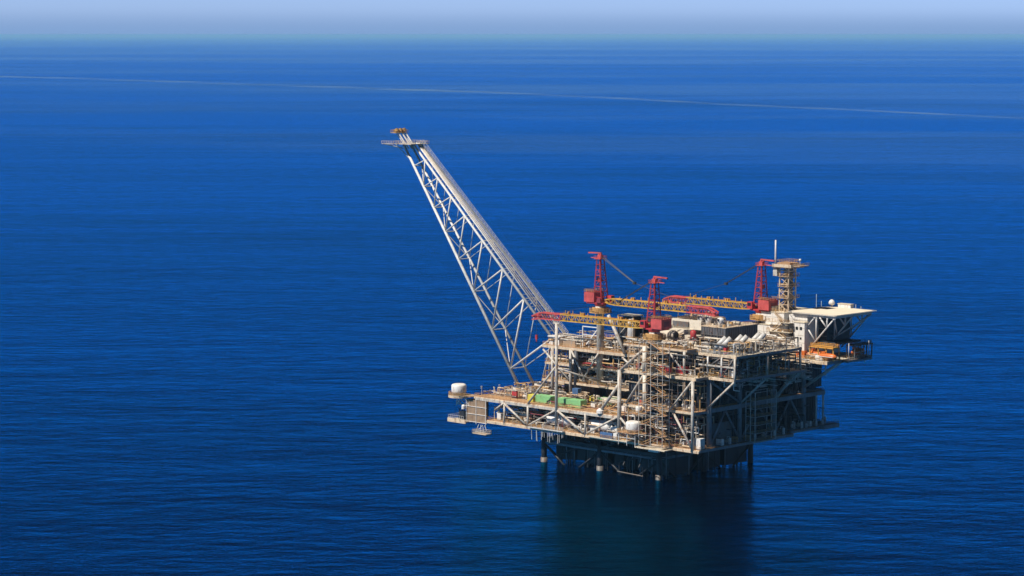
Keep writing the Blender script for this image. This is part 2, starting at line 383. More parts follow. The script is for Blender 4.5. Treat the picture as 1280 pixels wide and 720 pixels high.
# braces of the boom rest and the middle columns
brace((-68.3, -.7, Z1), (-53.3, -.7, 39), 0.42)
brace((-52.2, -.7, 38.5), (-44, 19.5, 31), 0.36)
brace((-29.5, -.3, Z1+1.2), (-20, -.6, 35.2), 0.62)
MB().rings([(0, 1.6), (1.1, 1.6), (1.9, .6)], (-29.8, -.3, Z1), (-29.8, -.3, Z1+3), 12).build("brace_foot", 'white', pf)
brace((-19.0, -.6, Z3), (-8.2, 1.2, 50.2), 0.55)
col((-7.2, -.2, Z3), (-7.2, -.2, 51), 0.95, 'pale')
col((-6.9, -.5, Z1b), (-6.9, -.5, Z3-1), 0.85, 'pale')
brace((-16.5, -.4, Z1b+.3), (-7.6, -.6, Z3-1), 0.42)
brace((5.6, -.2, Z1b), (16.8, -.6, Z3-1.1), 0.42)
brace((7.4, -.3, Z1b-1.2), (16.8, -.7, Z0+.3), 0.46)
col((11, 1.6, Z3), (11, 1.6, 50.4), 0.55)
brace((3.0, 1.4, 50), (10.6, 1.4, Z3+2), 0.36)
# upper left module columns, set back behind the container deck
for x in (-74, -64, -20.6): col((x, 19.6, Z1), (x, 19.6, Z4-1), 0.62)
col((-61.8, 20.6, Z1+2), (-61.8, 20.6, Z4-1), 1.1, 'slate')
for a, b in (((-63.5, 19.4, 43), (-55.6, 19.4, 31)), ((-48.7, 19.4, 43), (-57.4, 19.4, 31)), ((-79, 19.4, 42), (-65, 19.4, 31)),
             ((-36, 19.4, 42.4), (-21, 19.4, 33))): brace(a, b, 0.4)
for x in (-80, -50, -20.5):
    for y in (38, 56.5): col((x, y, Z1), (x, y, Z4-1), 0.6, 'grey')
brace((-44.3, 20.4, 58.5), (-34.5, 19.2, Z4+.2), 0.72)
# columns behind the lower front
for x in (-90, -70, -52.7, -36, -19.5, 0, 17):
    for y in (19.5, 38, 56.4): col((x, y, Z0), (x, y, Z1-1), 0.55, 'grey')
for x in (-4, 14):
    for y in (19.5, 38): col((x, y, Z1), (x, y, ZT-1), 0.6, 'grey')
# right hand face: its shade is put into the blue-grey colour
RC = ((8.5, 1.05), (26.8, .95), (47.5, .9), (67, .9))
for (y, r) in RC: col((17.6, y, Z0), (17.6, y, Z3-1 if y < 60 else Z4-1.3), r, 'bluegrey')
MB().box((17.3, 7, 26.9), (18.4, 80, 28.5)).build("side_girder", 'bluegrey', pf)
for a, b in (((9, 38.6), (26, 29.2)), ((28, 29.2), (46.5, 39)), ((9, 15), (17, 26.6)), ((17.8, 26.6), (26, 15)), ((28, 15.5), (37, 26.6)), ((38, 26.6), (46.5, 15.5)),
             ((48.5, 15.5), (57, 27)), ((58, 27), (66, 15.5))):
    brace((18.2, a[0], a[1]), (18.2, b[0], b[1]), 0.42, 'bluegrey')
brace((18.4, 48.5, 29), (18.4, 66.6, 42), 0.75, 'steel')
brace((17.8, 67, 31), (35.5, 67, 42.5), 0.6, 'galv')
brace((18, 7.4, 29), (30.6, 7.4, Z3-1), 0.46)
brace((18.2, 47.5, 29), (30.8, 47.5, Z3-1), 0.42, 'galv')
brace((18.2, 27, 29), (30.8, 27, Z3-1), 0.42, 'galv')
for y in (7.5, 27, 47.5): col((30.7, y, Z3-2.5), (30.7, y, ZT-.9), 0.45)
MB().box((11.4, 7.2, 45), (30.6, 7.55, 45.6)).build("side_girder", 'steel', pf)
for a, b in (((11.5, 45), (15.5, 48.7)), ((18, 7.6), (18, 0)),):
    pass
for x0, x1 in ((12, 17.5), (24, 17.5), (24.5, 30)):
    brace((x0, 7.5, Z3+.2 if x0 != 24 else ZT-1), (x1, 7.5, ZT-1 if x0 != 24 else Z3+3.5), 0.3, 'grey')
for x in (17.5, 24.2): col((x, 7.6, Z3), (x, 7.6, ZT-.9), 0.35, 'galv')
for y in (75, 79.5):
    col((17.8, y, 14.6), (17.8, y, 28), 0.4, 'galv')
    col((6, y, 14.6), (6, y, 28), 0.4, 'galv')
col((35, 58, Z4-6), (35, 58, Z4-1.3), 0.3, 'galv'); col((-3, 67, 14.6), (-3, 67, Z4-1.3), 0.8, 'galv')
# inner rooms closing the view, interior shade put into their dark colour
def room(u0, u1, v0, v1, z0, z1, m='slate', name="dark_infill_room"):
    o = MB().box((u0, v0, z0), (u1, v1, z1)).build(name, m, pf)
    s = MB()
    n = max(2, int((u1-u0)/1.6))
    for i in range(n+1):
        x = u0+(u1-u0)*i/n; s.box((x-.09, v0-.18, z0+.1), (x+.09, v0-.003, z1-.1))
    n = max(2, int((v1-v0)/1.6))
    for i in range(n+1):
        y = v0+(v1-v0)*i/n; s.box((u1+.003, y-.09, z0+.1), (u1+.18, y+.09, z1-.1))
    s.build("wall_rib", m, o)
    return o
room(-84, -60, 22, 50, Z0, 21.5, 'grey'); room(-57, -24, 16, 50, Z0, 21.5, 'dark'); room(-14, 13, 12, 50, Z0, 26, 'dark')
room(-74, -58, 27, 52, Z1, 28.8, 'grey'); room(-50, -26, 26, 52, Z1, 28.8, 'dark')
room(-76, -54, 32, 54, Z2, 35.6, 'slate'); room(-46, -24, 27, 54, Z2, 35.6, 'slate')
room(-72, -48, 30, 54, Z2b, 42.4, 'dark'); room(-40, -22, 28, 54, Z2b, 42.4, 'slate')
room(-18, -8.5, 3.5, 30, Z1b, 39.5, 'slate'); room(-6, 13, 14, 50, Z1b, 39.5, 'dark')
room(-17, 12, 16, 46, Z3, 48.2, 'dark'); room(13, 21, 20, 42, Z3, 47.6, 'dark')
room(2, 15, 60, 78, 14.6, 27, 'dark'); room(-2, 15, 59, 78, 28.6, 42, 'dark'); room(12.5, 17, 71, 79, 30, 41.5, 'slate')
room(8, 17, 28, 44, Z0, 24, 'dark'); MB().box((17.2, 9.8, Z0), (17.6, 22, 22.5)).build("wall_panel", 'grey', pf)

# underside of the far corner: hanging service frames
k = MB()
for x in (20, 28, 36):
    k.bar((x, 57, Z4-1.3), (x, 57, Z4-3.4), .2); k.bar((x, 82, Z4-1.3), (x, 82, Z4-3.0), .2)
k.bar((20, 57, Z4-3.3), (36, 57, Z4-3.3), .25); k.box((19, 56.2, Z4-3.4), (23, 58, Z4-3.1))
k.build("underdeck_frame", 'galv', pf)

# pipework on each level: many runs of pipe in one part per level
def pipes(u0, u1, v0, v1, z0, z1, n, mats=('cream', 'galv', 'steel'), rr=(0.10, 0.34), front=0.0, riser=0.5):
    g = {m: MB() for m in mats}
    for i in range(n):
        mb = g[random.choice(mats)]; r = random.uniform(*rr)
        z = random.uniform(z0+.3, z1)
        v = v0+(v1-v0)*random.random()**(1+front); u = random.uniform(u0, u1)
        p = [u, v, z]
        for s in range(random.randint(2, 5)):
            ax = random.choice((0, 0, 1, 2)); q = list(p)
            lim = ((u0, u1), (v0, v1), (z0, z1))[ax]
            dlt = random.choice((-1, 1))*random.uniform(1.2, (9, 5, 3.5)[ax]); q[ax] = min(max(q[ax]+dlt, lim[0]), lim[1])
            mb.tube(p, q, r, 6); p = q
        if random.random() < riser: mb.tube((p[0], p[1], z0), p, r*.7, 6)
    for m, mb in g.items():
        if mb.v: mb.build("pipework", m, pf)['kind'] = 'stuff'
P3 = ('cream', 'steel', 'edge', 'grey', 'tan')
pipes(-90, -20, 0.6, 15, Z0, 21.2, 90, P3, front=.3)
pipes(-18, 17, 0.6, 12, Z0, 26.5, 70, P3, front=.4)
pipes(-98, -64, 4, 40, Z1, 26, 150, P3+('rail', 'grey'), (0.10, 0.30))
pipes(-64, -22, 9, 20, Z1, 26.5, 60, P3+('rail',))
pipes(-62, -21, .6, 4, Z1, 24.4, 26, ('rail', 'steel', 'maroon'), (.07, .16))
pipes(-79, -21, 20.8, 28, Z2, 35.8, 90, P3+('rail',), front=.5)
pipes(-78, -21, 21.3, 28, Z2b, 42.6, 80, P3+('rail', 'red'), front=.5)
pipes(-78, -22, 21.5, 50, Z4, 48.0, 110, P3+('rail', 'steel'), front=.4)
pipes(-18, 17, .8, 10, Z1b, 39.3, 60, P3+('rail', 'grey'))
pipes(-19, 17, .6, 14, Z3, 49, 70, P3+('rail',))
pipes(14, 30, 7.8, 15, Z3, 48.3, 50, P3+('grey',))
pipes(-19, 30, 9, 30, ZT, 54, 150, P3+('rail', 'galv'), (0.12, .4))
pipes(13, 30, 22, 47, ZT, 53.5, 90, P3+('white', 'galv'), (0.12, .35))
pipes(22, 30.5, 9, 46, Z3, 48.4, 110, ('steel', 'grey', 'galv', 'bluegrey'), (.1, .28))
pipes(18, 30.5, 52, 56, 36, Z4, 40, ('galv', 'white', 'grey'), (.08, .2), riser=0)
pipes(-90, -20, 0.3, 3.5, Z0, 21.2, 36, ('white', 'steel', 'grey', 'cream', 'maroon'), (.08, .2))
pipes(-18, 17, 0.4, 3, Z0, 26.5, 50, ('white', 'steel', 'grey', 'rail', 'maroon'), (.08, .2))
pipes(-19, 11, 2.5, 7, 51, 53.4, 40, P3+('rail',))
pipes(18.4, 30, 8, 48, Z3+.2, 48, 60, ('grey', 'slate', 'rail'))
pipes(8, 19, 9, 80, Z0+1, 26, 90, ('grey', 'slate'), (.1, .3))
pipes(14, 18, 9, 78, 28.8, 40, 60, ('grey', 'slate'), (.1, .3))
pipes(18.3, 30, 10, 52, 36, Z3-1, 40, ('grey', 'galv', 'white'), (.08, .22), riser=0)
pipes(22, 37, 56, 60, Z4, 46, 34, P3+('rail', 'orange'), (.08, .2))
pipes(-4, 37, 55.6, 57, Z4, 45.8, 30, P3+('rail',), (.08, .2))
pipes(-58, -3, 4, 50, 6, 12.6, 60, ('grey', 'jacket'), (.1, .3), riser=.1)
# hanging pipe ends and small boxes below the lower deck
k = MB()
for i in range(26):
    x = random.uniform(-66, -48); k.tube((x, -1.6+random.uniform(-.6, .2), Z0+1.5), (x, -1.6, Z0-random.uniform(1, 5.5)), .12, 6)
k.box((-67, -2.6, Z0-.3), (-48, -1.2, Z0)); k.build("riser_rack", 'galv', pf)
k = MB(); k.rail([(-67, -2.5), (-48, -2.5)], Z0); k.build("railing", 'rail', pf)
k = MB(); k.box((-35, -2.4, Z0-.6), (-4, -.9, Z0-.2)); k.build("walkway", 'deckpale', pf)
k = MB(); k.rail([(-35, -2.3), (-4, -2.3)], Z0-.2); k.build("railing", 'rail', pf)
k = MB(); k.box((-3.5, -2.2, 11.0), (1.5, -1.2, 12.6)); k.build("junction_box", 'white', pf)
# stairway between container deck and mezzanine
k = MB(); k.bar((-29, 1.2, Z1+.1), (-21, 1.2, Z1b), 1.1, .25); k.build("stair_flight", 'rail', pf)
k = MB()
for s in (.6, 1.8): k.bar((-29, s, Z1+1.3), (-21, s, Z1b+1.2), .1)
k.build("railing", 'rail', pf)

# ------------------------------------------------------------------ stair towers
def stair_tower(label, u0, u1, v0, v1, z0, z1, frame, tread, step=3.4, rot=False):
    t = thing("stair_tower", label, "stair tower", ((u0+u1)/2, (v0+v1)/2, z0))
    f = MB(); n = round((z1-z0)/step)
    us = (u0, (u0+u1)/2, u1); vsx = (v0, v1)
    for x in us:
        for y in vsx: f.box((x-.11, y-.11, z0), (x+.11, y+.11, z1))
    for i in range(n+1):
        z = z0+(z1-z0)*i/n
        for y in vsx: f.bar((u0, y, z), (u1, y, z), .14)
        for x in (u0, u1): f.bar((x, v0, z), (x, v1, z), .14)
    f.build("frame", frame, t)
    g = MB(); s = MB(); r = MB()
    for i in range(n):
        z = z0+(z1-z0)*i/n; zz = z0+(z1-z0)*(i+1)/n
        MB().box((u0, v0, z-.06), (u0+1.6, v1, z+.06)).build("landing", tread, t); MB().box((u1-1.6, v0, z-.06), (u1, v1, z+.06)).build("landing", tread, t)
        a, b = (u0+1.5, u1-1.5) if i % 2 == 0 else (u1-1.5, u0+1.5)
        y = v0+.7 if i % 2 == 0 else v1-.7
        s.bar((a, y, z), (b, y, zz), 1.0, .16)
        for yy in (y-.5, y+.5): r.bar((a, yy, z+1.0), (b, yy, zz+1.0), .09)
        r.rail([(u0, v0), (u0+1.6, v0)], z, t=.08); r.rail([(u1-1.6, v0), (u1, v0)], z, t=.08)
        r.rail([(u1, v0), (u1, v1)], z, t=.08)
    s.build("stair_flight", tread, t); r.build("railing", 'rail', t)
    return t
stair_tower("tall open stair tower with white frame rising up the middle of the front face", -5.4, 6.4, -5.6, -1.6, Z0, 53.4, 'steel', 'deck', step=3.9)
stair_tower("grey shaded stair tower on the dark right hand face of the platform", 19.0, 23.5, 29, 42, Z0+.1, 33, 'galv', 'grey')
k = MB(); k.box((-7, -6.2, Z0-1.3), (8, -.62-.55, Z0-.9))
solo(k, "stair_base_platform", 'deckpale', (0, -3, Z0-1.3), "narrow pale platform under the foot of the front stair tower", "platform")

# ------------------------------------------------------------------ flare boom
fl = thing("flare_boom", "long white lattice flare boom leaning out over the sea from the left side", "flare boom", (-95.5, 28, 24))
def lerp(a, b, t): return tuple(a[i]+(b[i]-a[i])*t for i in range(3))
LFa, LFb = (-96.2, 24, 23.2), (-166.2, 24.8, 122.4)
LBa, LBb = (-96.2, 33, 23.2), (-166.2, 29.2, 122.4)
UFa, UFb = (-78.2, 24, 46.2), (-160.2, 24.8, 122.8)
UBa, UBb = (-78.2, 33, 46.2), (-160.2, 29.2, 122.8)
for a, b, r in ((LFa, LFb, .72), (LBa, LBb, .62), (UFa, UFb, .60), (UBa, UBb, .5)):
    MB().rings([(0, r), ((Vector(b)-Vector(a)).length, r*.72)], a, b, 12).build("chord", 'boomgrey', fl, True)
lows = [.083, .238, .393, .524, .637, .737, .825, .912]
ups = [0.0, .196, .347, .492, .621, .722, .821, .916]
bm = []
for i, u_ in enumerate(ups):
    if i < len(lows): bm.append((u_, lows[i]))
    if i > 0: bm.append((u_, lows[i-1]))
nb = 0
for (a, b) in bm:
    r = .43*(1-.42*a)
    MB().tube(lerp(UFa, UFb, a), lerp(LFa, LFb, b), r).build("brace", 'boomgrey', fl, True)
    MB().tube(lerp(UBa, UBb, a), lerp(LBa, LBb, b), r*.5).build("brace", 'galv', fl, True)
for b in lows: MB().tube(lerp(LFa, LFb, b), lerp(LBa, LBb, b), .22).build("cross_member", 'galv', fl)
for a in ups[1:]: MB().tube(lerp(UFa, UFb, a), lerp(UBa, UBb, a), .22).build("cross_member", 'galv', fl)
for i in range(len(lows)-1):
    a, b = (LFa, LFb), (LBa, LBb)
    if i % 2: a, b = b, a
    MB().tube(lerp(*a, lows[i]), lerp(*b, lows[i+1]), .18).build("bottom_brace", 'galv', fl)
# supports at the platform end
for a, b, r in ((UFa, (-92.5, 32, Z1), .4), (UFa, (-89.5, 33, Z1), .4), (UBa, (-88, 36, Z1), .35), (UFa, (-78, 22, Z4-.5), .5), (UBa, (-78, 33, Z4-.5), .5)):
    MB().tube(a, b, r).build("support_leg", 'boomgrey', fl, True)
# pipes and walkway carried on the top face
def off(p, dv, dz, du=0): return (p[0]+du, p[1]+dv, p[2]+dz)
for f_, r, dz in ((.24, .30, .8), (.42, .22, .7), (.57, .17, .7)):
    a = lerp(UFa, UBa, f_); b = lerp(UFb, UBb, f_)
    MB().tube(off(a, 0, dz, .6), off(b, 0, dz, .6), r, 10).build("flare_pipe", ('galv', 'boomgrey', 'cream')[int(f_*5) % 3], fl, True)
a = lerp(UFa, UBa, .84); b = lerp(UFb, UBb, .84)
k = MB()
for i in range(170):
    p = lerp(a, b, (i+.5)/170); q = off(p, 0, .8, .6); k.box((q[0]-.16, q[1]-.85, q[2]-.06), (q[0]+.16, q[1]+.85, q[2]+.06))
for s in (-.85, .85): k.bar(off(a, s, .8, .6), off(b, s, .8, .6), .16)
k.build("walkway", 'galv', fl)
k = MB()
for s in (-.85, .85):
    for h in (.6, 1.2): k.bar(off(a, s, .8+h, .6+h*.5), off(b, s, .8+h, .6+h*.5), .09)
    for i in range(56):
        p = lerp(a, b, i/55); k.bar(off(p, s, .8, .6), off(p, s, 2.0, 1.2), .09)
k.build("railing", 'galv', fl)
k = MB()
for i in range(34):
    p = lerp(UFa, UFb, i/33); q = lerp(UBa, UBb, i/33); k.bar(off(p, 0, .4, .3), off(q, 0, .4, .3), .22)
k.build("pipe_supports", 'galv', fl)
# head platform and burner tips
tp = MB(); tp.box((-168, 20.5, 122.9), (-157.5, 31.5, 123.2)); tp.box((-172.5, 17.5, 122.95), (-165, 20.45, 123.15))
tpo = tp.build("tip_platform", 'steel', fl)
MB().rail([(-168, 20.5), (-157.5, 20.5), (-157.5, 31.5), (-168, 31.5), (-168, 20.5)], 123.2, step=1.4).rail([(-172.5, 17.5), (-165, 17.5)], 123.2, step=1.4).build("railing", 'edge', tpo)
tb = MB()
for v_ in (24.9, 27.0, 29.1): tb.tube((-163.5, v_, 121), (-170.5, v_, 128.3), .32)
for v_ in (24.9, 29.1): tb.tube((-166.5, v_, 123), (-171.5, v_, 128), .2)
tb.build("burner_pipe", 'galv', fl)
k = MB()
for v_ in (24.6, 26.8, 29.0): k.rings([(0, .9), (1.2, 1.25), (1.25, 1.0)], (-170.3, v_, 127.9), (-171.6, v_, 129.4), 12)
k.box((-173, 23.2, 127.5), (-169.3, 30.4, 127.75)); k.rail([(-173, 23.2), (-169.3, 23.2), (-169.3, 30.4), (-173, 30.4)], 127.7, closed=True, step=1)
k.build("flare_tip", 'rail', fl)
k = MB(); k.tube((-166.5, 24.6, 121), (-171.5, 18.5, 122.9), .18); k.tube((-166.5, 29, 121), (-168, 31, 122.9), .18)
k.tube((-163, 24.6, 117), (-168.5, 22, 122.9), .18); k.build("platform_strut", 'galv', fl)

# ------------------------------------------------------------------ cranes
def crane(label, u, v, zb, z_ped, L, flip, group="red pedestal cranes", droop=0.0):
    """the boom points along -u; flip turns the whole crane round"""
    s = -1 if flip else 1
    t = thing("pedestal_crane", label, "crane", (u, v, z_ped), group)
    X = lambda du, dv, dz: (u-s*du, v+s*dv, zb+dz)            # du towards the boom tip
    def bx(mb, a, b): return mb.box(X(*a), X(*b))
    MB().rings([(0, 1.5), (zb-z_ped-4, 1.5), (zb-z_ped-2, 2.1), (zb-z_ped, 2.1)], (u, v, z_ped), (u, v, zb), 18).build("pedestal", 'steel', t, True)
    r = MB().rings([(0, 4.5), (.25, 4.5)], (u, v, zb-2.9), (u, v, zb), 16).rings([(0, 3.4), (1.8, 3.4)], (u, v, zb-2.6), (u, v, zb), 16).build("access_platform", 'rail', t)
    pts = [(u+4.4*math.cos(i*math.pi/6), v+4.4*math.sin(i*math.pi/6)) for i in range(12)]
    MB().rail(pts, zb-2.65, closed=True, step=.9, t=.13, h=1.5).build("railing", 'rail', r)
    MB().rings([(0, 2.3), (.8, 2.6)], (u, v, zb), (u, v, zb+1), 18).build("slew_ring", 'red', t)
    k = MB(); bx(k, (-5.4, -2.6, .8), (3.4, 2.6, 1.3)); k.build("slew_frame", 'red', t)
    h = MB(); bx(h, (-6.2, -3.1, 1.35), (-.9, 2.9, 5.2)); hh = h.build("machinery_house", 'pink', t)
    k = MB()
    for dv in (-2.2, -.2, 1.8): bx(k, (-5.6, dv-.6, 5.25), (-1.6, dv+.6, 5.6))
    bx(k, (-6.23, -1.6, 2.2), (-6.28, 1.6, 4.2)); k.build("vent", 'maroon', hh)
    k = MB(); c = [X(-6.2, -3.1, 0), X(-.9, -3.1, 0), X(-.9, 2.9, 0), X(-6.2, 2.9, 0)]
    k.rail([(p[0], p[1]) for p in c], zb+5.2, closed=True, step=1.3); k.build("railing", 'rail', hh)
    c_ = MB(); bx(c_, (2.2, -3.0, 1.35), (4.8, -1.0, 4.1)); cb = c_.build("cab", 'red', t)
    k = MB(); bx(k, (4.83, -2.8, 2.4), (4.86, -1.2, 3.8)); bx(k, (2.8, -3.05, 2.5), (4.5, -3.02, 3.7)); k.build("window", 'glass', cb)
    wn = MB().tube(X(1.5, .4, 2.4), X(1.5, 2.9, 2.4), 1.0, 12); bx(wn, (.4, .2, 1.35), (2.8, 3.1, 1.9)); wn.build("winch", 'maroon', t)
    # mast: four leaning legs with rungs
    topz = 18.6
    ms = MB(); B = [(-1.9, -2.1), (-1.9, 2.1), (2.4, -2.1), (2.4, 2.1)]; T = [(-.9, -1.2), (-.9, 1.2), (.7, -1.2), (.7, 1.2)]
    for b, q in zip(B, T): ms.bar(X(b[0], b[1], 1.3), X(q[0], q[1], topz), .42)
    for i in range(1, 8):
        f_ = i/8; P = [X(b[0]+(q[0]-b[0])*f_, b[1]+(q[1]-b[1])*f_, 1.3+(topz-1.3)*f_) for b, q in zip(B, T)]
        for (a, b) in ((0, 1), (1, 3), (3, 2), (2, 0)): ms.bar(P[a], P[b], .2)
        if i < 7:
            f2 = (i+1)/8; Q = [X(b[0]+(q[0]-b[0])*f2, b[1]+(q[1]-b[1])*f2, 1.3+(topz-1.3)*f2) for b, q in zip(B, T)]
            ms.bar(P[i % 2], Q[1-i % 2], .15); ms.bar(P[2+i % 2], Q[3-i % 2], .15)
    ms.build("mast", 'red', t)
    k = MB(); k.tube(X(-.2, 0, 6), X(-.1, 0, 17.5), .35); bx(k, (-1.4, -.9, 9.5), (.2, .7, 11.0)); k.build("mast_ladder_cage", 'maroon', t)
    k = MB(); bx(k, (-1.9, -1.9, topz), (1.5, 1.9, topz+.25)); k.rail([X(*p, 0)[:2] for p in ((-1.9, -1.9), (1.5, -1.9), (1.5, 1.9), (-1.9, 1.9))], zb+topz+.2, h=1, closed=True, step=1.1)
    bx(k, (-1.0, -.8, topz+.3), (.8, .8, topz+1.6)); k.build("mast_head", 'pink', t)
    for dv in (-.5, .5):
        pass
    k = MB(); k.bar(X(.3, 0, topz+2.4), X(-6.4, 0, topz+2.2), .75, .5); k.bar(X(-.6, 0, topz+1.4), X(-1.2, 0, topz+2.3), .5); k.bar(X(.4, 0, topz+.6), X(.1, 0, topz+2.4), .6)
    k.bar(X(-5.0, 0, topz+.3), X(-1.5, 0, topz+.4), .5, .3); k.build("gantry_jib", 'pink', t)
    # lattice boom
    y0 = 1.2; secs = [("boom_root", 2.6, 8.5, 'yellow'), ("boom", 8.5, L*.76, 'yellow'), ("boom_nose", L*.76, L, 'pink')]
    def prof(x):     # half width and half height along the boom
        a = min(1, (x-2.6)/6+.35); b = min(1, (L-x)/9+.55); return 1.05*min(a, 1), 1.2*a*b
    for name, a, b, m in secs:
        k = MB(); n = max(2, int((b-a)/2.0)); st = []
        for i in range(n+1):
            x = a+(b-a)*i/n; hw, hh_ = prof(x); zc = 2.0+droop*x-(1.0*max(0, x-L*.93)/4)
            st.append([X(x, -hw, zc-hh_), X(x, hw, zc-hh_), X(x, hw, zc+hh_), X(x, -hw, zc+hh_)])
        for i in range(n):
            for j in range(4): k.bar(st[i][j], st[i+1][j], .40 if name != "boom_nose" else .5)
            for j in range(4):
                c, d_ = (j, (j+1) % 4); k.bar(st[i][c], st[i][d_], .17)
                k.bar(st[i][c if i % 2 else d_], st[i+1][d_ if i % 2 else c], .17)
        if name == "boom_nose":
            e = st[-1]; k.bar(e[0], e[1], .4); k.box(X(L-3.5, -.7, .7), X(L+.3, .7, 1.3+0)); k.box(X(L-10, -.95, 2.35), X(L-3, .95, 2.75))
        bo = k.build(name, m, t)
        if name == "boom":
            k = MB(); k.bar(X(a, -.95, 3.35), X(b, -.95, 3.35), .12)
            for i in range(10):
                x = a+(b-a)*(i+.5)/10
                k.bar(X(x, 0, 3.2), X(x, 0, 3.2+random.uniform(.7, 1.9)), .2)
            for x in (a+8, a+9, b-12, b-11, b-4): k.box(X(x, -.5, 3.3), X(x+.5, .5, 4.3))
            k.bar(X(a, .75, 3.38), X(b, .75, 3.38), .55, .1); k.build("boom_walkway", 'amber', bo)
    # ropes from the mast head to the boom, and the hook
    k = MB()
    for dv in (-.6, .6): k.tube(X(.6, dv, topz+1), X(18, dv*.4, 10.2), .13, 5); k.tube(X(18, dv*.4, 10.2), X(L*.8, dv, 3.4), .04, 5)
    k.box(X(17.4, -.5, 9.7), X(18.6, .5, 10.6))
    k.build("pendant_rope", 'rope', t)
    hk = MB(); hk.tube(X(L-1.5, 0, .9), X(L-1.5, 0, -6.4), .06, 5); hk.build("hoist_rope", 'rope', t)
    k = MB(); bx(k, (L-1.9, -.35, -8.0), (L-1.1, .35, -6.4)); k.rings([(0, .2), (.9, .34), (1.2, .12)], X(L-1.5, 0, -9.2), X(L-1.5, 0, -8), 8); k.build("hook_block", 'red', t)
    return t
crane("red crane on a tall pale pedestal, leftmost mast, its boom pointing right", -49.6, 21.5, 62.0, Z2, 60, True)
crane("red crane in the middle whose yellow boom rests toward the flare boom", -5.6, 3.4, 56.6, 51.0, 63.5, False, droop=-.006)
crane("red crane beside the white living quarters with boom pointing left", 1.0, 60.5, 60.0, Z4, 50, False)
# cradle of the resting boom
k = MB(); k.bar((-54.2, -.9, 56.4), (-51.2, -.9, 56.4), .5); k.bar((-54.2, -.9, 56.4), (-54.6, -.9, 57.6), .3); k.bar((-51.2, -.9, 56.4), (-50.8, -.9, 57.6), .3)
k.build("boom_cradle", 'steel', pf)

# ------------------------------------------------------------------ living quarters
lq = thing("living_quarters", "white stepped living quarters block beneath the helideck", "building", (10, 66, Z4))
def blk(u0, u1, v0, v1, z0, z1, m='white', roof=True):
    o = MB().box((u0, v0, z0), (u1, v1, z1)).build("wall_block", m, lq)
    k = MB()
    for i in range(1, int((z1-z0)/2.9)+1):
        z = z0+2.9*i
        if z < z1-.3: k.box((u0-.003, v0-.06, z-.06), (u1+.06, v0-.003, z+.06))
    n = int((u1-u0)/2.4)
    for i in range(1, n): x = u0+(u1-u0)*i/n; k.box((x-.04, v0-.045, z0+.1), (x+.04, v0-.003, z1-.1))
    if k.v: k.build("cladding_seam", 'steel', o)
    if roof: MB().box((u0-.2, v0-.2, z1+.003), (u1+.2, v1+.2, z1+.3)).build("roof", 'deckpale', o)
    return o
b1 = blk(-2.4, 14.5, 57.5, 80, Z4+3.2, 55.6); b2 = blk(2.6, 14, 58.6, 79, 55.95, 60.6); b3 = blk(14.6, 23.6, 61, 82, Z4, 60.2, roof=False)
b4 = blk(19.2, 24.4, 58.2, 61, Z4, 57.6); b5 = blk(-1, 14.4, 59.5, 80, Z4, Z4+3.1, 'slate', roof=False)
blk(2.6, 7.5, 59.2, 66, 60.95, 62.6, 'pale')
blk(23.8, 28, 68, 83, Z4+5, 59.4, 'slate', roof=False); blk(24, 34, 66, 82, Z4+5.2, Z4+5.9, 'slate', roof=False)  # added slate blocks: shade on the quarters' right side put into colour
def win(o, u, v, z, w_=.9, h=.9, m='glass'):
    f = MB().box((u-w_/2, v-.1, z-h/2), (u+w_/2, v-.065, z+h/2)).build("window", m, o)
    return f
for u_ in (20.7, 22.7): win(b4, u_, 58.2, 55.4, 1.1, 1.2)
for z in (47.8, 51.5): win(b4, 22.6, 58.2, z, .8, .8)
for i, (u_, z) in enumerate([(0.5, 50.2), (4.4, 50.2), (0.5, 53.2)]): win(b1, u_, 57.5, z, .6, .6)
k = MB().box((14.8, 60.6, 51.8), (19.0, 60.9, 56.8)).build("recess_wall", 'dark', b3)
for z in (Z4+6.2, Z4+9.6, 57.4):
    o = MB().box((7.5, 55.6, z-.15), (19.1, 57.4, z)).build("balcony", 'deckpale', lq); MB().rail([(7.5, 57.4), (7.5, 55.7), (19.1, 55.7), (19.1, 57.4)], z, step=1.5).build("railing", 'rail', o)
for (a, z0, z1, b) in ((8.4, Z4+.2, Z4+6.2, 16), (17.8, Z4+6.2, Z4+9.6, 12.4), (10, Z4+9.6, 57.4, 15.5), (15, 57.4, 60.9, 11)):
    o = MB().bar((a, 56.4, z0), (b, 56.4, z1), 1.0, .22).build("stair_flight", 'edge', lq)
    k = MB(); k.bar((a, 55.95, z0+1.1), (b, 55.95, z1+1.1), .1); k.bar((a, 56.85, z0+1.1), (b, 56.85, z1+1.1), .1); k.build("railing", 'rail', o)
o = MB().box((-6.5, 57.6, 54.3), (-2.5, 64, 54.6)).build("balcony", 'rail', lq); MB().rail([(-2.5, 57.7), (-6.4, 57.7), (-6.4, 64)], 54.6, step=1.2).build("railing", 'amber', o)
k = MB(); k.bar((-6.2, 58, 54.3), (-6.2, 58, Z4+4), .25); k.bar((-6.2, 63.5, 54.3), (-6.2, 63.5, Z4+4), .25); k.bar((-2.6, 58, 50), (-6.2, 58, 54.2), .25); k.build("balcony_strut", 'steel', lq)
k = MB()
for i in range(26):
    x = random.uniform(3, 13.6); y = random.uniform(60, 70); s = random.uniform(.4, 1.1); k.box((x, y, 60.95), (x+s, y+s, 60.95+random.uniform(.5, 1.6)))
k.build("roof_unit", 'edge', lq)
MB().rail([(2.7, 78), (2.7, 58.7), (14, 58.7)], 60.9, step=1.5).build("railing", 'rail', lq)
for (x, z) in ((16, 53.6), (9.6, 47.4)): MB().box((x-.5, 57.2 if x < 14 else 60.3, z-1), (x+.5, 57.43 if x < 14 else 60.57, z+1.1)).build("door", 'grey', lq)

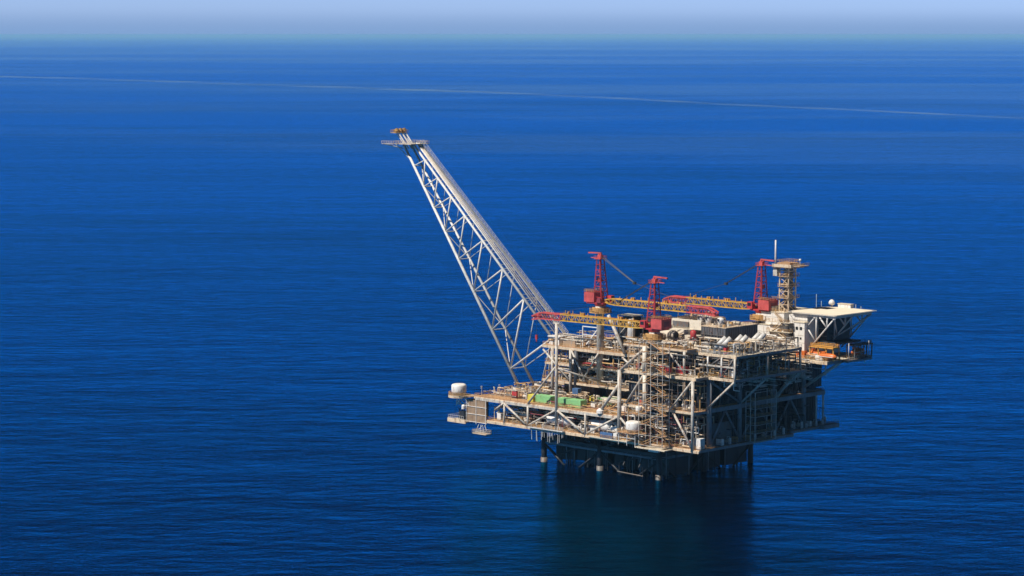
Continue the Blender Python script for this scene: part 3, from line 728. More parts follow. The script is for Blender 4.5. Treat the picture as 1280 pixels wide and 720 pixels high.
# ------------------------------------------------------------------ helideck
hd = thing("helideck", "flat cream helicopter deck cantilevered at the far right corner", "helideck", (28, 72, 61.5))
c = 4.2; HU0, HU1, HV0, HV1 = 15.6, 38.4, 59.6, 85.0
P = [(HU0+c*.4, HV0), (HU1-c*.15, HV0), (HU1, HV0+c*.15), (HU1, HV1-c*.3), (HU1-c*.3, HV1), (HU0+c, HV1), (HU0, HV1-c), (HU0, HV0+c*.4)]
vs_ = [(x, y, 61.1) for x, y in P]+[(x, y, 61.6) for x, y in P]; n = len(P)
MB().add(vs_, [tuple(range(n))[::-1], tuple(range(n, 2*n))]+[(i, (i+1) % n, n+(i+1) % n, n+i) for i in range(n)]).build("landing_surface", 'helitop', hd)
k = MB(); cx, cy = (HU0+HU1)/2, (HV0+HV1)/2
for i in range(n):
    a = Vector((*P[i], 61.5)); b = Vector((*P[(i+1) % n], 61.5)); ea = Vector(((P[i][0]-cx), (P[i][1]-cy), 0)).normalized()*1.5; eb = Vector(((P[(i+1) % n][0]-cx), (P[(i+1) % n][1]-cy), 0)).normalized()*1.5
    k.bar(a+ea, b+eb, .12); 
    m_ = max(2, int((b-a).length/1.2))
    for j in range(m_+1):
        q = a.lerp(b, j/m_); e_ = ea.lerp(eb, j/m_); k.bar(q, q+e_, .08)
k.build("safety_net", 'galv', hd)
k = MB()
for x in (20, 24.5, 29, 33.5, 37.5): k.box((x-.15, HV0+1, 60.2), (x+.15, HV1-1, 61.09))
for y in (61, 67, 73, 79, 84): k.box((HU0+1, y-.18, 60.0), (HU1-1, y+.18, 61.08))
k.build("floor_beams", 'galv', hd)
for vv, mm in ((60.2, 'galv'), (72, 'galv'), (83, 'galv')):
    for a, b in (((23.9, 46), (37.2, 60.1)), ((28.6, 60), (28.6, 51.3)), ((24, 56), (28, 51)), ((24.2, 56), (27.8, 60)), ((30.2, 60.1), (33.6, 56.4)), ((33.8, 60.1), (33.8, 56.6))):
        if a[1] == 46 and vv > 80: pass
        MB().tube((a[0], vv, a[1]), (b[0], vv, b[1]), .33).build("support_truss", mm, hd, True)
for a, b in (((24, 83, 50), (37, 83, 60)), ((37.4, 60.2, 60), (30, 72, 52)), ((37.4, 84, 60), (30, 72, 52)), ((24, 62, 60), (24, 83, 60))):
    MB().tube(a, b, .25).build("support_truss", 'galv', hd, True)
k = MB(); k.rings([(0, 2.1), (.03, 2.1)], (cx, cy, 61.62), (cx, cy, 62), 32)
# ring marking and edge line, worn paint
def ring(mb, r0, r1, z, n_=48):
    vs2 = []; fs2 = []
    for i in range(n_):
        a = 2*math.pi*i/n_; vs2 += [(cx+r0*math.cos(a), cy+r0*math.sin(a), z), (cx+r1*math.cos(a), cy+r1*math.sin(a), z)]
    for i in range(n_):
        j = (i+1) % n_; fs2.append((2*i, 2*i+1, 2*j+1, 2*j))
    return mb.add(vs2, fs2)
# walkway and small gear on the far edge of the deck
gear = thing("radar_dome", "small white radar dome at the back edge of the helideck", "radome", (18, 84.2, 61.6))
MB().rings([(0, .35), (1.1, .35)], (18, 84.2, 61.6), (18, 84.2, 63), 10).build("post", 'steel', gear)
MB().rings([(0, .9), (.5, 1.25), (1.1, 1.25), (1.7, .9), (2.1, .35)], (18, 84.2, 62.4), (18, 84.2, 65), 16).build("dome", 'white', gear, True)
MB().box((14.5, 82, 60.6), (19.8, 86.4, 61.0)).build("access_platform", 'steel', hd)
o = thing("foam_cabin", "low white cabin on the back edge of the helideck", "cabin", (23.5, 85.8, 61.0))
MB().box((20.3, 85.2, 61.0), (26.5, 87.4, 62.9)).build("wall_block", 'white', o); MB().box((20.1, 85.0, 62.91), (26.7, 87.6, 63.1)).build("roof", 'deckpale', o)
MB().box((19.9, 85.05, 60.5), (30, 87.6, 60.9)).build("access_platform", 'steel', hd)
for x, y, h, lab in ((10.5, 84, 5.2, "tallest thin aerial behind the lattice tower and helideck"), (13, 84, 2.6, "short aerial post left of the small radar dome"),
                     (28.5, 86, 2.2, "short aerial post right of the foam cabin on the helideck edge"), (31, 86, 1.6, "shortest aerial post at the rear right helideck edge")):
    k = MB(); k.bar((x, y, 60.2), (x, y, 61+h), .16); k.box((x-.8, y-.8, 60.2), (x+.8, y+.8, 60.4)); solo(k, "aerial", 'galv', (x, y, 60.2), lab, "aerial")
MB().box((9.5, 83, 59.8), (14.5, 85.5, 60.18)).build("access_platform", 'steel', hd)

# ------------------------------------------------------------------ lattice tower with look-out platform
mt = thing("lattice_tower", "tall tan lattice tower with platform on top beside the helideck", "tower", (10.5, 65, 60.9))
U0, U1, V0_, V1_ = 8.4, 12.8, 62.8, 67.2; f = MB(); Zb, Zt = 60.9, 79.5
for x in (U0, U1):
    for y in (V0_, V1_): f.box((x-.22, y-.22, Zb), (x+.22, y+.22, Zt))
nl = 7
for i in range(nl+1):
    z = Zb+(Zt-Zb)*i/nl
    for y in (V0_, V1_): f.bar((U0, y, z), (U1, y, z), .26)
    for x in (U0, U1): f.bar((x, V0_, z), (x, V1_, z), .26)
    if i < nl:
        z2 = Zb+(Zt-Zb)*(i+1)/nl; a, b = (U0, U1) if i % 2 else (U1, U0)
        for y in (V0_, V1_): f.bar((a, y, z), (b, y, z2), .22)
        c1, c2 = (V0_, V1_) if i % 2 else (V1_, V0_)
        for x in (U0, U1): f.bar((x, c1, z), (x, c2, z2), .22)
f.build("frame", 'edge', mt)
MB().box((9.8, 63.8, Zb), (12.4, 66.2, Zt-1)).build("lift_shaft", 'grey', mt)
for i, z in enumerate((66, 70.6, 74.6)):
    o = MB().box((U0-.5, V0_-.8, z), (U1+.3, V1_+2.4, z+.2)).build("landing", 'tan', mt)
    MB().rail([(U0-.4, V0_-.7), (U1+.2, V0_-.7), (U1+.2, V1_+2.3)], z+.2, step=1.2).build("railing", 'rail', o)
    MB().bar((U0+.5, V0_+.4, z-4), (U1-.5, V0_+.4, z), .8, .2).build("stair_flight", 'edge', mt)
o = MB().box((6.2, 60.8, 78.2), (15.4, 69.2, 78.5)).box((7.6, 62, 78.5), (14, 68, 80.2)).build("head_platform", 'deck', mt)
MB().box((6.1, 60.6, 78.5), (15.5, 60.75, 79.7)).box((15.35, 60.8, 78.5), (15.5, 69.2, 79.7)).build("wind_wall", 'edge', o)
MB().box((15.6, 62, 79.0), (18.8, 68, 79.3)).rail([(15.6, 62), (18.8, 62), (18.8, 68)], 79.3, step=1.0).build("side_gallery", 'tan', o)
MB().rail([(7.6, 62), (14, 62), (14, 68), (7.6, 68)], 80.2, closed=True, step=1.4).build("railing", 'rail', o)
MB().box((6.0, 61.5, 74.8), (8.0, 63.5, 77.9)).build("equipment_box", 'steel', mt)
MB().tube((6.9, 61.9, 76), (6.9, 61.9, 89), .42, 10, .3).build("vent_pipe", 'galv', mt, True)
k = MB().rings([(0, .35), (.3, .5), (.6, .5), (.9, .3)], (15.9, 66, 80.9), (15.9, 66, 82), 10); k.tube((15.9, 66, 79.4), (15.9, 66, 81), .1); k.build("beacon", 'white', mt)

# ------------------------------------------------------------------ lifeboats in their amber davit frames
def davit(label, u, v, z, rz, m='amber'):
    t = thing("lifeboat_davit", label, "davit", (u, v, z), "lifeboat davits")
    k = MB()
    for x in (-5.2, -1.2, 2.6, 6):
        for y in (-1.9, 1.9): k.box((u+x-.2, v+y-.2, z), (u+x+.2, v+y+.2, z+5.0))
        k.bar((u+x, v-2.6, z+5.0), (u+x, v+1.9, z+5.0), .36)
    for y in (-1.9, 1.9): k.bar((u-5.2, v+y, z+5.0), (u+6, v+y, z+5.0), .4)
    fr = k.build("frame", m, t)
    MB().box((u-5.2, v-1.6, z+5.22), (u+6, v+1.6, z+5.4)).build("top_grating", m, fr)
    MB().rail([(u-5.2, v-1.9), (u+6, v-1.9), (u+6, v+1.9), (u-5.2, v+1.9)], z+5.2, closed=True, step=1.0, t=.12).build("railing", m, fr)
    t.rotation_euler = (0, 0, ANG+rz); return t
def lifeboat(label, u, v, z, rz):
    t = thing("lifeboat", label, "lifeboat", (u, v, z), "enclosed orange lifeboats")
    vs2 = []; fs2 = []; n1 = 13; n2 = 10
    for i in range(n1):
        x = -4.2+8.4*i/(n1-1); k_ = max(0.05, 1-abs(x/4.25)**3.2)
        for j in range(n2):
            a = 2*math.pi*j/n2; yy = math.cos(a)*1.35*k_**.6; zz = math.sin(a); zz = zz*(1.25 if zz > 0 else 1.1)*k_**.45
            vs2.append((u+x, v+yy, z+1.9+zz))
    for i in range(n1-1):
        for j in range(n2): q = (j+1) % n2; fs2.append((i*n2+j, i*n2+q, (i+1)*n2+q, (i+1)*n2+j))
    fs2.append(tuple(range(n2))[::-1]); fs2.append(tuple((n1-1)*n2+i for i in range(n2)))
    MB().add(vs2, fs2).build("hull", 'orange', t, True)
    MB().box((u-2.6, v-.7, z+2.9), (u-.8, v+.7, z+3.7)).build("helm_dome", 'orange', t)
    MB().box((u-3.4, v-1.42, z+1.75), (u+3.4, v-1.30, z+1.95)).build("rubbing_strake", 'white', t)
    t.rotation_euler = (0, 0, ANG+rz); return t
davit("amber davit frame in sunlight on the front edge below the helideck", 33.6, 58.6, Z4, 0)
lifeboat("orange lifeboat in the sunlit frame, the one nearer the quarters", 30.6, 58.9, Z4+.3, 0)
lifeboat("orange lifeboat in the sunlit frame at the deck corner", 37.0, 56.6, Z4-.1, 0)
davit("shaded davit frame along the right side under the helideck", 38.2, 75, Z4, math.pi/2, 'grey')  # grey instead of amber: helideck shade put into the frame colour
lifeboat("shaded orange lifeboat hanging on the right side under the helideck", 38.2, 74.5, Z4+.4, math.pi/2)
d = deck(38.4, 41.0, 64, 80, Z4-.2, e=.8, m='grey', em='grey'); rails(d, [(40.9, 64), (40.9, 80)], z=Z4-.2, m='grey')
for y in (65, 78): col((40.8, y, Z4-.2), (40.8, y, Z4+6.5), .14, 'galv', "light_post")

# ------------------------------------------------------------------ radomes
def radome(label, u, v, z, r, h, ring_r):
    t = thing("radome", label, "radome", (u, v, z), "white drum shaped radomes")
    MB().rings([(0, r*.92), (.15*h, r), (.8*h, r), (.93*h, r*.93), (h, r*.75)], (u, v, z+.35), (u, v, z+5), 28).build("dome", 'white', t, True)
    MB().rings([(0, ring_r*.8), (.3, ring_r*.8)], (u, v, z), (u, v, z+1), 20).build("plinth", 'steel', t)
    return t
radome("big white drum radome on its round balcony at the far left end", -107.6, -.6, 23.1, 3.1, 3.6, 3.4)
radome("big white drum radome low on the front beside the stair tower", -9.6, -3.8, 18.4, 3.0, 3.5, 3.2)
radome("small white drum radome above the big one beside the stair tower", -8.4, -2.2, 25.6, 1.25, 2.0, 1.4)
# left balcony carrying the radome
lb = MB().rings([(0, 4.3), (.3, 4.3)], (-107.6, -.6, 22.4), (-107.6, -.6, 24), 24); lb.box((-107, -2.4, 22.4), (-99.3, 3.5, 22.7))
o = lb.build("radome_balcony", 'tan', pf)
pts = [(-107.6+4.2*math.cos(R(a)), -.6+4.2*math.sin(R(a))) for a in range(90, 300, 20)]+[(-99.4, -2.3)]
MB().rail(pts, 22.7, step=.9, t=.12).build("railing", 'rail', o)
MB().rings([(0, 4.35), (1.0, 4.35)], (-107.6, -.6, 21.6), (-107.6, -.6, 24), 24).build("edge_girder", 'edge', o)
k = MB()
for p, q in (((-106.5, -1, 21.6), (-100.5, -.5, 15.5)), ((-103.5, -1.5, 22), (-100.5, -.5, 17)), ((-107, 1.8, 21.6), (-100.3, 1.5, 15.5)), ((-109, -.5, 20.5), (-103, -.8, 17)), ((-109, -.5, 20.5), (-109, -.5, 18)), ((-108.8, -.5, 18.8), (-101, -.5, 18.6)), ((-106, -1, 21.5), (-108.8, -.5, 18.6))):
    k.tube(p, q, .2, 6)
k.build("balcony_strut", 'galv', pf)
# low balconies that carry the two radomes at the stair tower
for (a, b, c1, c2, z) in ((-15, -5.8, -7.4, -.7, 18.1), (-11.5, -5.8, -4.4, -.3, 25.3)):
    o = MB().box((a, c1, z-.25), (b, c2, z)).build("radome_balcony", 'deck', pf)
    MB().rail([(a, c2), (a, c1), (b, c1)], z, step=1.1).build("railing", 'rail', o)
k = MB()
for x in (-14.6, -10.4, -6.2): k.bar((x, -6.6, 17.8), (x, -1.3, Z0+.6), .28); k.bar((x, -6.8, 17.8), (x, -6.8, Z0-.8), .2)
k.bar((-15, -6.8, 16), (-6, -6.8, 16), .2); k.build("balcony_strut", 'galv', pf)

# ------------------------------------------------------------------ left end: louvred wall, low arm, hanging cage
lw = thing("louvre_wall", "tall tan louvred windwall at the left end below the radome", "windwall", (-97, -.8, 12))
MB().box((-102.4, -.6, 12.4), (-91.5, -.3, 21.2)).build("backing", 'grey', lw)
k = MB()
for i in range(20): x = -102.3+i*10.7/19; k.box((x-.2, -1.0, 12.4), (x+.2, -.603, 21.2))
k.build("louvre", 'tan', lw)
k = MB()
for z in (12.3, 15.5, 18.6): k.box((-103, -1.25, z-.08), (-91.2, -1.01, z+.08))
for x in (-102.6, -97, -91.6): k.box((x-.09, -1.4, 11.6), (x+.09, -1.26, 22))
k.build("rail_beam", 'white', lw)
MB().box((-103.5, -.25, 12.4), (-102.9, 12, 21)).build("side_panel", 'grey', lw)
o = MB().box((-112.4, -2.2, 11.6), (-102, 3.6, 12.1)).build("low_platform", 'edge', pf)
MB().box((-112.5, -2.4, 11.2), (-102, -2.21, 12.9)).build("toe_wall", 'edge', o)
MB().rail([(-104, 3.5), (-112.3, 3.5), (-112.3, -2.1), (-103.5, -2.1)], 12.1, step=1.1, h=2.0).build("railing", 'galv', o)
k = MB()
for i in range(9): x = -107+random.uniform(-1.5, 3); k.tube((x, random.uniform(-1.5, 3), 12), (x+random.uniform(-1, 1), 0, 17), .13, 6)
k.box((-106.5, -1.4, 12.1), (-103.6, 1.5, 16)); k.build("equipment_box", 'dark', o)
MB().rings([(0, .8), (1.3, .8), (1.8, .4)], (-103.6, -2, 17.2), (-103.6, -2, 20), 12).build("lamp_housing", 'white', pf)
cg = thing("service_basket", "small hanging service basket slung below the louvred wall", "basket", (-94, -1, 7.8))
MB().box((-98, -2.6, 7.8), (-90.2, .6, 8.1)).build("floor", 'edge', cg)
MB().rail([(-98, -2.6), (-90.2, -2.6), (-90.2, .6), (-98, .6)], 8.1, closed=True, step=.9, h=1.4, t=.12).build("railing", 'steel', cg)
k = MB()
for x in (-97.5, -94.8, -92.8, -90.6): k.bar((x, -1, 8.1), (-94.2+(x+94.2)*.5, -1, 11.5), .2)
k.bar((-97, -1, 8.1), (-93.6, -1, 11.5), .16); k.build("hanger", 'galv', cg)

# ------------------------------------------------------------------ containers on the open deck
def container(name, label, u, v, z, L, w_, h, m, lm='grey', rz=0.0):
    t = thing(name, label, "container", (u, v, z), "cargo containers on the open middle deck")
    bo = MB().box((u-L/2, v-w_/2, z+.15), (u+L/2, v+w_/2, z+h)).build("body", m, t)
    k = MB(); n = max(3, int(L/.5))
    for i in range(n): x = u-L/2+.25+(L-.5)*i/(n-1); k.box((x-.09, v-w_/2-.07, z+.35), (x+.09, v-w_/2-.003, z+h-.25)); k.box((x-.09, v+w_/2+.003, z+.35), (x+.09, v+w_/2+.07, z+h-.25))
    k.build("corrugation", m, bo)
    k = MB()
    for x in (u-L/2, u+L/2):
        for y in (v-w_/2, v+w_/2): k.box((x-.12, y-.12, z), (x+.12, y+.12, z+h+.04))
    k.build("corner_post", m, t)
    MB().box((u+L/2+.003, v-w_/2+.2, z+.3), (u+L/2+.08, v+w_/2-.2, z+h-.2)).build("door", m, t)
    return t
container("cargo_container", "long bright green container, the nearest on the middle deck", -49.3, 4.6, Z1, 12.0, 3.4, 3.2, 'green')
container("cargo_container", "short green container between the yellow one and the boom rest column", -64.0, 5.2, Z1, 8.2, 3.2, 3.1, 'green')
container("cargo_container", "small yellow container, leftmost of the cargo row", -70.2, 4.0, Z1, 2.6, 2.8, 3.0, 'lemon')
container("cargo_container", "pale green container farther back behind the long green one", -41.5, 17.0, Z1, 7.4, 3.0, 3.0, 'green')
container("cargo_container", "yellow container beside the pale green one at the back", -48.2, 16.6, Z1, 2.6, 2.8, 3.3, 'lemon')
container("cargo_container", "small yellow box between the two green containers", -50.5, 10.0, Z1, 1.8, 2.0, 3.0, 'lemon')

# ------------------------------------------------------------------ large vessels behind the lower truss
def hvessel(label, u0, u1, v, z, r, m='white'):
    t = thing("pressure_vessel", label, "vessel", ((u0+u1)/2, v, z-r-.6))
    MB().vessel((u0, v, z), (u1, v, z), r, 18).build("shell", m, t, True)
    k = MB()
    for f_ in (.22, .78): x = u0+(u1-u0)*f_; k.box((x-.3, v-r*.8, z-r-.6), (x+.3, v+r*.8, z-r*.6))
    k.build("saddle", 'grey', t)
    k = MB()
    for f_ in (.3, .5, .7): x = u0+(u1-u0)*f_; k.tube((x, v, z+r*.9), (x, v, z+r+.8), .22, 8)
    k.build("nozzle", 'galv', t)
hvessel("cream pressure vessel lying behind the truss, left of the boom rest column", -61, -47.5, 3.0, 17.4, 2.1)
hvessel("cream pressure vessel lying behind the truss, near the middle column", -38.5, -27, 3.1, 17.4, 2.2)
hvessel("cream pressure vessel with dark end right of the middle column", -26.6, -15, 3.0, 16.9, 2.1)
k = MB().rings([(0, 2.3), (.5, 2.3), (.8, 1.5)], (-14.6, 3, 17), (-13.4, 3, 17), 18)
solo(k, "round_hatch", 'dark', (-14.4, 3, 14.5), "big dark round vessel end by the lower middle column", "hatch")
k = MB().box((-79.5, 3, Z0), (-71.5, 8, 18.6)); solo(k, "storage_cabin", 'pale', (-75, 5, Z0), "cream cabin behind the leftmost truss diagonal on the lower deck", "cabin")

# vertical columns and vessels on the upper left deck
def vvessel(label, u, v, z, r, h, m='galv', group=None):
    t = thing("column_vessel", label, "vessel", (u, v, z), group)
    MB().rings([(0, r), (h-r*.6, r), (h-r*.2, r*.75), (h, r*.2)], (u, v, z), (u, v, z+h), 16).build("shell", m, t, True)
    k = MB()
    for i in range(2): k.rings([(0, r+.7), (.12, r+.7)], (u, v, z+h*(.45+.4*i)), (u, v, z+h), 12)
    k.build("ring_platform", 'rail', t)
    MB().bar((u-r-.2, v-.3, z), (u-r-.2, v-.3, z+h-.5), .3, .1).build("ladder", 'steel', t)
vvessel("tall grey column vessel between the first two crane masts", -36.2, 25, Z4, 1.5, 13.5, 'galv')
vvessel("dark column vessel just right of the first crane pedestal", -43.5, 28, Z4, 1.9, 12.5, 'slate')
vvessel("dark column vessel behind the tall grey one", -37.2, 33, Z4, 2.0, 11.5, 'slate')
k = MB()
for x in (-42.5, -34.5): 
    for y in (24, 30): k.bar((x, y, Z4), (x, y, 58.5), .35)
for z in (50, 54.5, 58.5):
    k.bar((-42.5, 24, z), (-34.5, 24, z), .3); k.bar((-42.5, 30, z), (-34.5, 30, z), .3); k.bar((-42.5, 24, z), (-42.5, 30, z), .3); k.bar((-34.5, 24, z), (-34.5, 30, z), .3)
k.bar((-42.5, 24, 50), (-34.5, 24, 58), .25); k.box((-42.5, 24, 58.5), (-34.5, 30, 58.7))
k.build("support_frame", 'steel', pf)
room(-44, -24, 32, 52, Z4, 56, 'slate'); room(-41, -36.5, 24.8, 31, 50, 57.8, 'dark')
# frame left of the first crane
k = MB()
for x in (-59.5, -51.5): k.bar((x, 22, Z4), (x, 22, 53), .35)
k.bar((-59.5, 22, 52.8), (-51.5, 22, 52.8), .35); k.bar((-59.5, 22, 49.5), (-51.5, 22, 49.5), .25); k.bar((-57.5, 22, 45.6), (-51.8, 22, 51.8), .4)
k.build("support_frame", 'white', pf)
o = thing("deck_cabin", "white cabin with flat roof at the foot of the flare boom", "cabin", (-74.6, 23, Z4))
MB().box((-77.4, 21.6, Z4), (-72.2, 25.2, Z4+3.2)).build("wall_block", 'white', o); MB().box((-78, 21.0, Z4+3.21), (-71.6, 25.8, Z4+3.6)).build("roof", 'white', o)
MB().box((-75.6, 21.5, Z4+.1), (-74.6, 21.59, Z4+2.3)).build("door", 'grey', o)
o = thing("deck_cabin", "tan cabin just right of the white cabin on the upper left deck", "cabin", (-66.5, 23, Z4))
MB().box((-70.2, 21.6, Z4), (-63.4, 25, Z4+2.6)).build("wall_block", 'tan', o); MB().box((-66, 21.4, Z4+2.61), (-60, 25.4, Z4+2.8)).build("roof", 'deckpale', o)

# ------------------------------------------------------------------ turbine hall and exhausts on the upper right deck
tb_ = thing("turbine_hall", "cream and slate turbine enclosure on the upper deck behind the middle crane", "building", (0, 20, ZT))
o = MB().box((-13.5, 18, ZT), (-1, 34, 56.2)).build("wall_block", 'pale', tb_)
MB().box((-9.5, 17.4, ZT+1.5), (-.5, 17.98, 54.6)).build("filter_panel", 'tan', o)
o = MB().box((-12, 21, 56.21), (3, 36, 59.8)).build("wall_block", 'pale', tb_); MB().box((-11, 20.4, 57), (-3, 20.98, 59)).build("filter_panel", 'grey', o)
MB().box((-10, 22, 60.2), (5, 33, 60.6)).build("roof", 'tan', tb_)
k = MB()
for x in (-9.6, -2.5, 4.6): k.bar((x, 22.2, 59.8), (x, 22.2, 60.2), .3); k.bar((x, 22.2, 60.6), (x, 22.2, 62.2), .18)
k.build("roof_post", 'steel', tb_)
o = MB().box((5.2, 18.6, ZT+1.5), (17.2, 38, 58.2)).build("wall_block", 'cladding', tb_)
k = MB()
for i in range(10): x = 5.3+i*1.3; k.box((x-.1, 18.4, ZT+1.6), (x+.1, 18.598, 58.1))
for i in range(14): y = 19.2+i*1.4; k.box((17.202, y-.1, ZT+1.6), (17.38, y+.1, 58.1))
k.bar((5.2, 18.2, 55.4), (17.2, 18.2, 55.4), .22); k.bar((5.2, 18.2, 53.2), (17.2, 18.2, 52.8), .3)
for x in (7, 10.4, 13.6): k.bar((x, 18.2, ZT+1), (x, 18.2, 56.5), .18)
k.build("wall_rib", 'grey', o)
MB().box((5.0, 18.4, 58.21), (17.4, 38.2, 58.5)).rail([(5, 18.5), (17.3, 18.5), (17.3, 38)], 58.5, step=1.5).build("roof", 'edge', tb_)
MB().box((-1, 15.4, ZT), (5, 20, 54.6)).build("wall_block", 'cream', tb_)
o = MB().rings([(0, 1.9), (7.6, 1.9), (8.4, 1.2)], (-11.5, 13.4, 54.4), (-2.8, 13.4, 54.4), 18).build("intake_drum", 'cream', tb_, True)
MB().rings([(0, 1.35), (.1, 1.35)], (-3.0, 13.4, 54.4), (-2.2, 13.4, 54.4), 16).box((-10.6, 11.42, 53.6), (-9.6, 11.5, 55.4)).build("intake_mouth", 'dark', o)
k = MB().vessel((-12, 12.5, 52.2), (8, 12.5, 52.2), .8, 12).vessel((-6, 11, 51.4), (18, 11, 51.4), .65, 12).vessel((0, 9.6, 50.7), (16, 9.6, 50.7), .5, 12); k.build("duct", 'cream', tb_, True)
for i, (u_, v_) in enumerate(((1.6, 22.5), (5.4, 22.5), (12.2, 21.5))):
    t = thing("vent_cowl", ("white vent cowl on the turbine hall roof, leftmost", "white vent cowl on the turbine hall roof, middle one", "white vent cowl standing alone on the slate roof")[i], "vent", (u_, v_, 58.5), "white roof vents")
    MB().rings([(0, 1.1), (1.4, 1.1), (2.2, 1.5), (2.9, 1.3), (3.3, .6)], (u_, v_, 58.5), (u_, v_, 62), 16).build("cowl", 'white', t, True)
    MB().box((u_-.5, v_-1.56, 60.6), (u_+.5, v_-1.3, 61.4)).build("opening", 'dark', t)
k = MB().rings([(0, 1.2), (3.4, 1.2), (3.9, .6)], (5.4, 13.5, 53.2), (5.4, 13.5, 58), 14)
solo(k, "red_tank", 'red', (5.4, 13.5, 53.2), "upright red tank in front of the slate wall", "tank", smooth=True)
MB().box((3.5, 12, 51.5), (7.5, 15, 53.19)).build("tank_stand", 'steel', tb_)
for i in range(46):
    a, c_, z = random.choice(((6, 19, 58.5), (6, 19, 58.5), (-11, 23, 60.61), (-13, 18.4, 56.21)))
    x = a+random.uniform(0, 9 if z > 58 else 1.5); y = c_+random.uniform(0, 12 if z > 58 else 2); h = random.uniform(.4, 1.5)
    MB().box((x, y, z), (x+random.uniform(.5, 1.8), y+random.uniform(.5, 1.8), z+h)).build("roof_unit", random.choice(('steel', 'grey', 'cream', 'rail', 'galv')), tb_)
def exhaust(label, u, v, z):
    t = thing("exhaust_duct", label, "exhaust", (u, v, z), "paired slanting exhaust ducts")
    for dx in (-1.2, 1.2):
        e = MB().rings([(0, .8), (1.2, .8), (1.21, .95), (5.6, .95)], (u+dx-.6, v-1.6, z+2.2), (u+dx+1.8, v+1.4, z+6.0), 14).build("duct", 'galv', t, True)
        MB().rings([(0, .8), (.04, .8)], (u+dx+2.05, v+1.71, z+6.4), (u+dx+2.6, v+2.4, z+7.3), 14).build("duct_mouth", 'dark', e)
        MB().rings([(0, .85), (2.4, .85)], (u+dx-.6, v-1.6, z), (u+dx-.6, v-1.6, z+2.4), 12).build("stack_base", 'grey', t)
    k = MB(); k.bar((u-2.4, v+1.4, z), (u+.8, v+.9, z+4.4), .25); k.bar((u+2.4, v+1.4, z), (u+1.6, v+.9, z+4.4), .25); k.bar((u-2.6, v-2.6, z), (u+2.4, v-.6, z+3.4), .22); k.build("strut", 'steel', t)
exhaust("pair of slanting silver exhausts nearest the slate wall", 21.5, 11, ZT)
exhaust("middle pair of slanting silver exhausts on the upper deck edge", 22.5, 19.5, ZT)
exhaust("pair of slanting silver exhausts nearest the living quarters", 23, 29.5, ZT)

# ------------------------------------------------------------------ countable deck equipment
def box_item(name, m, label, cat, u, v, z, L, w_, h, group=None):
    t = thing(name, label, cat, (u, v, z), group)
    MB().box((u-L/2, v-w_/2, z+.25), (u+L/2, v+w_/2, z+h)).build("housing", m, t)
    MB().box((u-L/2-.1, v-w_/2-.1, z), (u+L/2+.1, v+w_/2+.1, z+.245)).build("skid", 'grey', t)
    MB().box((u-L*.3, v-w_/2-.06, z+h*.35), (u+L*.1, v-w_/2-.003, z+h*.85)).build("panel_door", m, t)
    return t
box_item("fire_pump_cabinet", 'red', "red equipment box on the deck edge right of the front stair tower", "cabinet", 8.6, 3.2, Z3, 4.2, 2.6, 3.4)
box_item("fire_pump_cabinet", 'red', "red equipment box near the upper right front corner", "cabinet", 24.4, 9.6, Z3, 3.0, 2.4, 3.4)
box_item("control_cabinet", 'white', "white cabinet beside the red box near the upper right front corner", "cabinet", 28.4, 8.8, Z3, 2.4, 1.6, 3.2)
box_item("control_cabin", 'white', "white control cabin at the lowest front corner of the lower deck", "cabin", 18.6, 1.6, Z0, 3.2, 2.6, 4.2)
box_item("control_cabinet", 'white', "white cabinet on the quarters deck edge beside the lifeboats", "cabinet", 33.5, 55.9, Z4, 3.4, .9, 1.9)
box_item("hose_cabinet", 'orange', "orange cabinet at the foot of the quarters", "cabinet", 25.3, 56.4, Z4, 2.4, 1.6, 3.0)
box_item("hose_cabinet", 'orange', "small orange box left of the lifeboats on the quarters deck", "cabinet", 23.0, 56.2, Z4, 1.2, 1.2, 2.6)
box_item("valve_skid", 'blue', "blue valve skid on the lower deck edge in front of the cream vessels", "valve skid", -25.2, -1.7, Z0-.2, 6.4, .9, 2.2)
box_item("pump_unit", 'white', "white pump set beside the blue valve skid on the lower deck walkway", "pump", -20.6, -1.7, Z0-.2, 1.8, .9, 2.4)
box_item("control_cabinet", 'blue', "blue box hanging beside the dark column above the green containers", "cabinet", -58.6, 17.5, Z1+.4, 3.0, 2.2, 4.8)
kinds = [('steel', "grey", "equipment_skid"), ('cream', "cream", "equipment_skid"), ('white', "white", "electrical_cabinet"), ('grey', "dark grey", "pump_skid"), ('rail', "ochre", "gas_bottle_rack"), ('red', "red", "hose_reel_box")]
protos = {}
def skid_proto(m, nm):
    t = thing(nm, "x", "equipment skid", (0, 0, 0))
    MB().box((-1.5, -.9, 0), (1.5, .9, .25)).build("skid", 'grey', t)
    if nm in ("equipment_skid", "pump_skid"):
        MB().vessel((-1.3, 0, 1.2), (.7, 0, 1.2), .6, 10).build("vessel", m, t, True)
        k = MB().box((.8, -.5, .25), (1.4, .5, 2.2)); k.tube((-.3, 0, 1.7), (-.3, 0, 2.6), .15, 6); k.tube((-.3, 0, 2.5), (1.1, 0, 2.5), .13, 6); k.build("manifold", 'galv', t)
    elif nm == "gas_bottle_rack":
        k = MB()
        for i in range(5):
            for j in range(2): k.rings([(0, .22), (1.5, .22), (1.75, .08)], (-1.15+i*.55, -.4+j*.8, .26), (-1.15+i*.55, -.4+j*.8, 2), 8)
        k.build("bottles", m, t, True)
        MB().rail([(-1.4, -.8), (1.4, -.8), (1.4, .8), (-1.4, .8)], .25, closed=True, h=1.2).build("frame", 'steel', t)
    else:
        MB().box((-1.3, -.7, .26), (1.3, .7, 2.2)).build("housing", m, t)
        MB().box((-.9, -.76, .5), (-.1, -.703, 1.9)).build("panel_door", m, t); MB().box((-1.0, -.5, 2.203), (.8, .5, 2.5)).build("vent", 'grey', t)
    return t
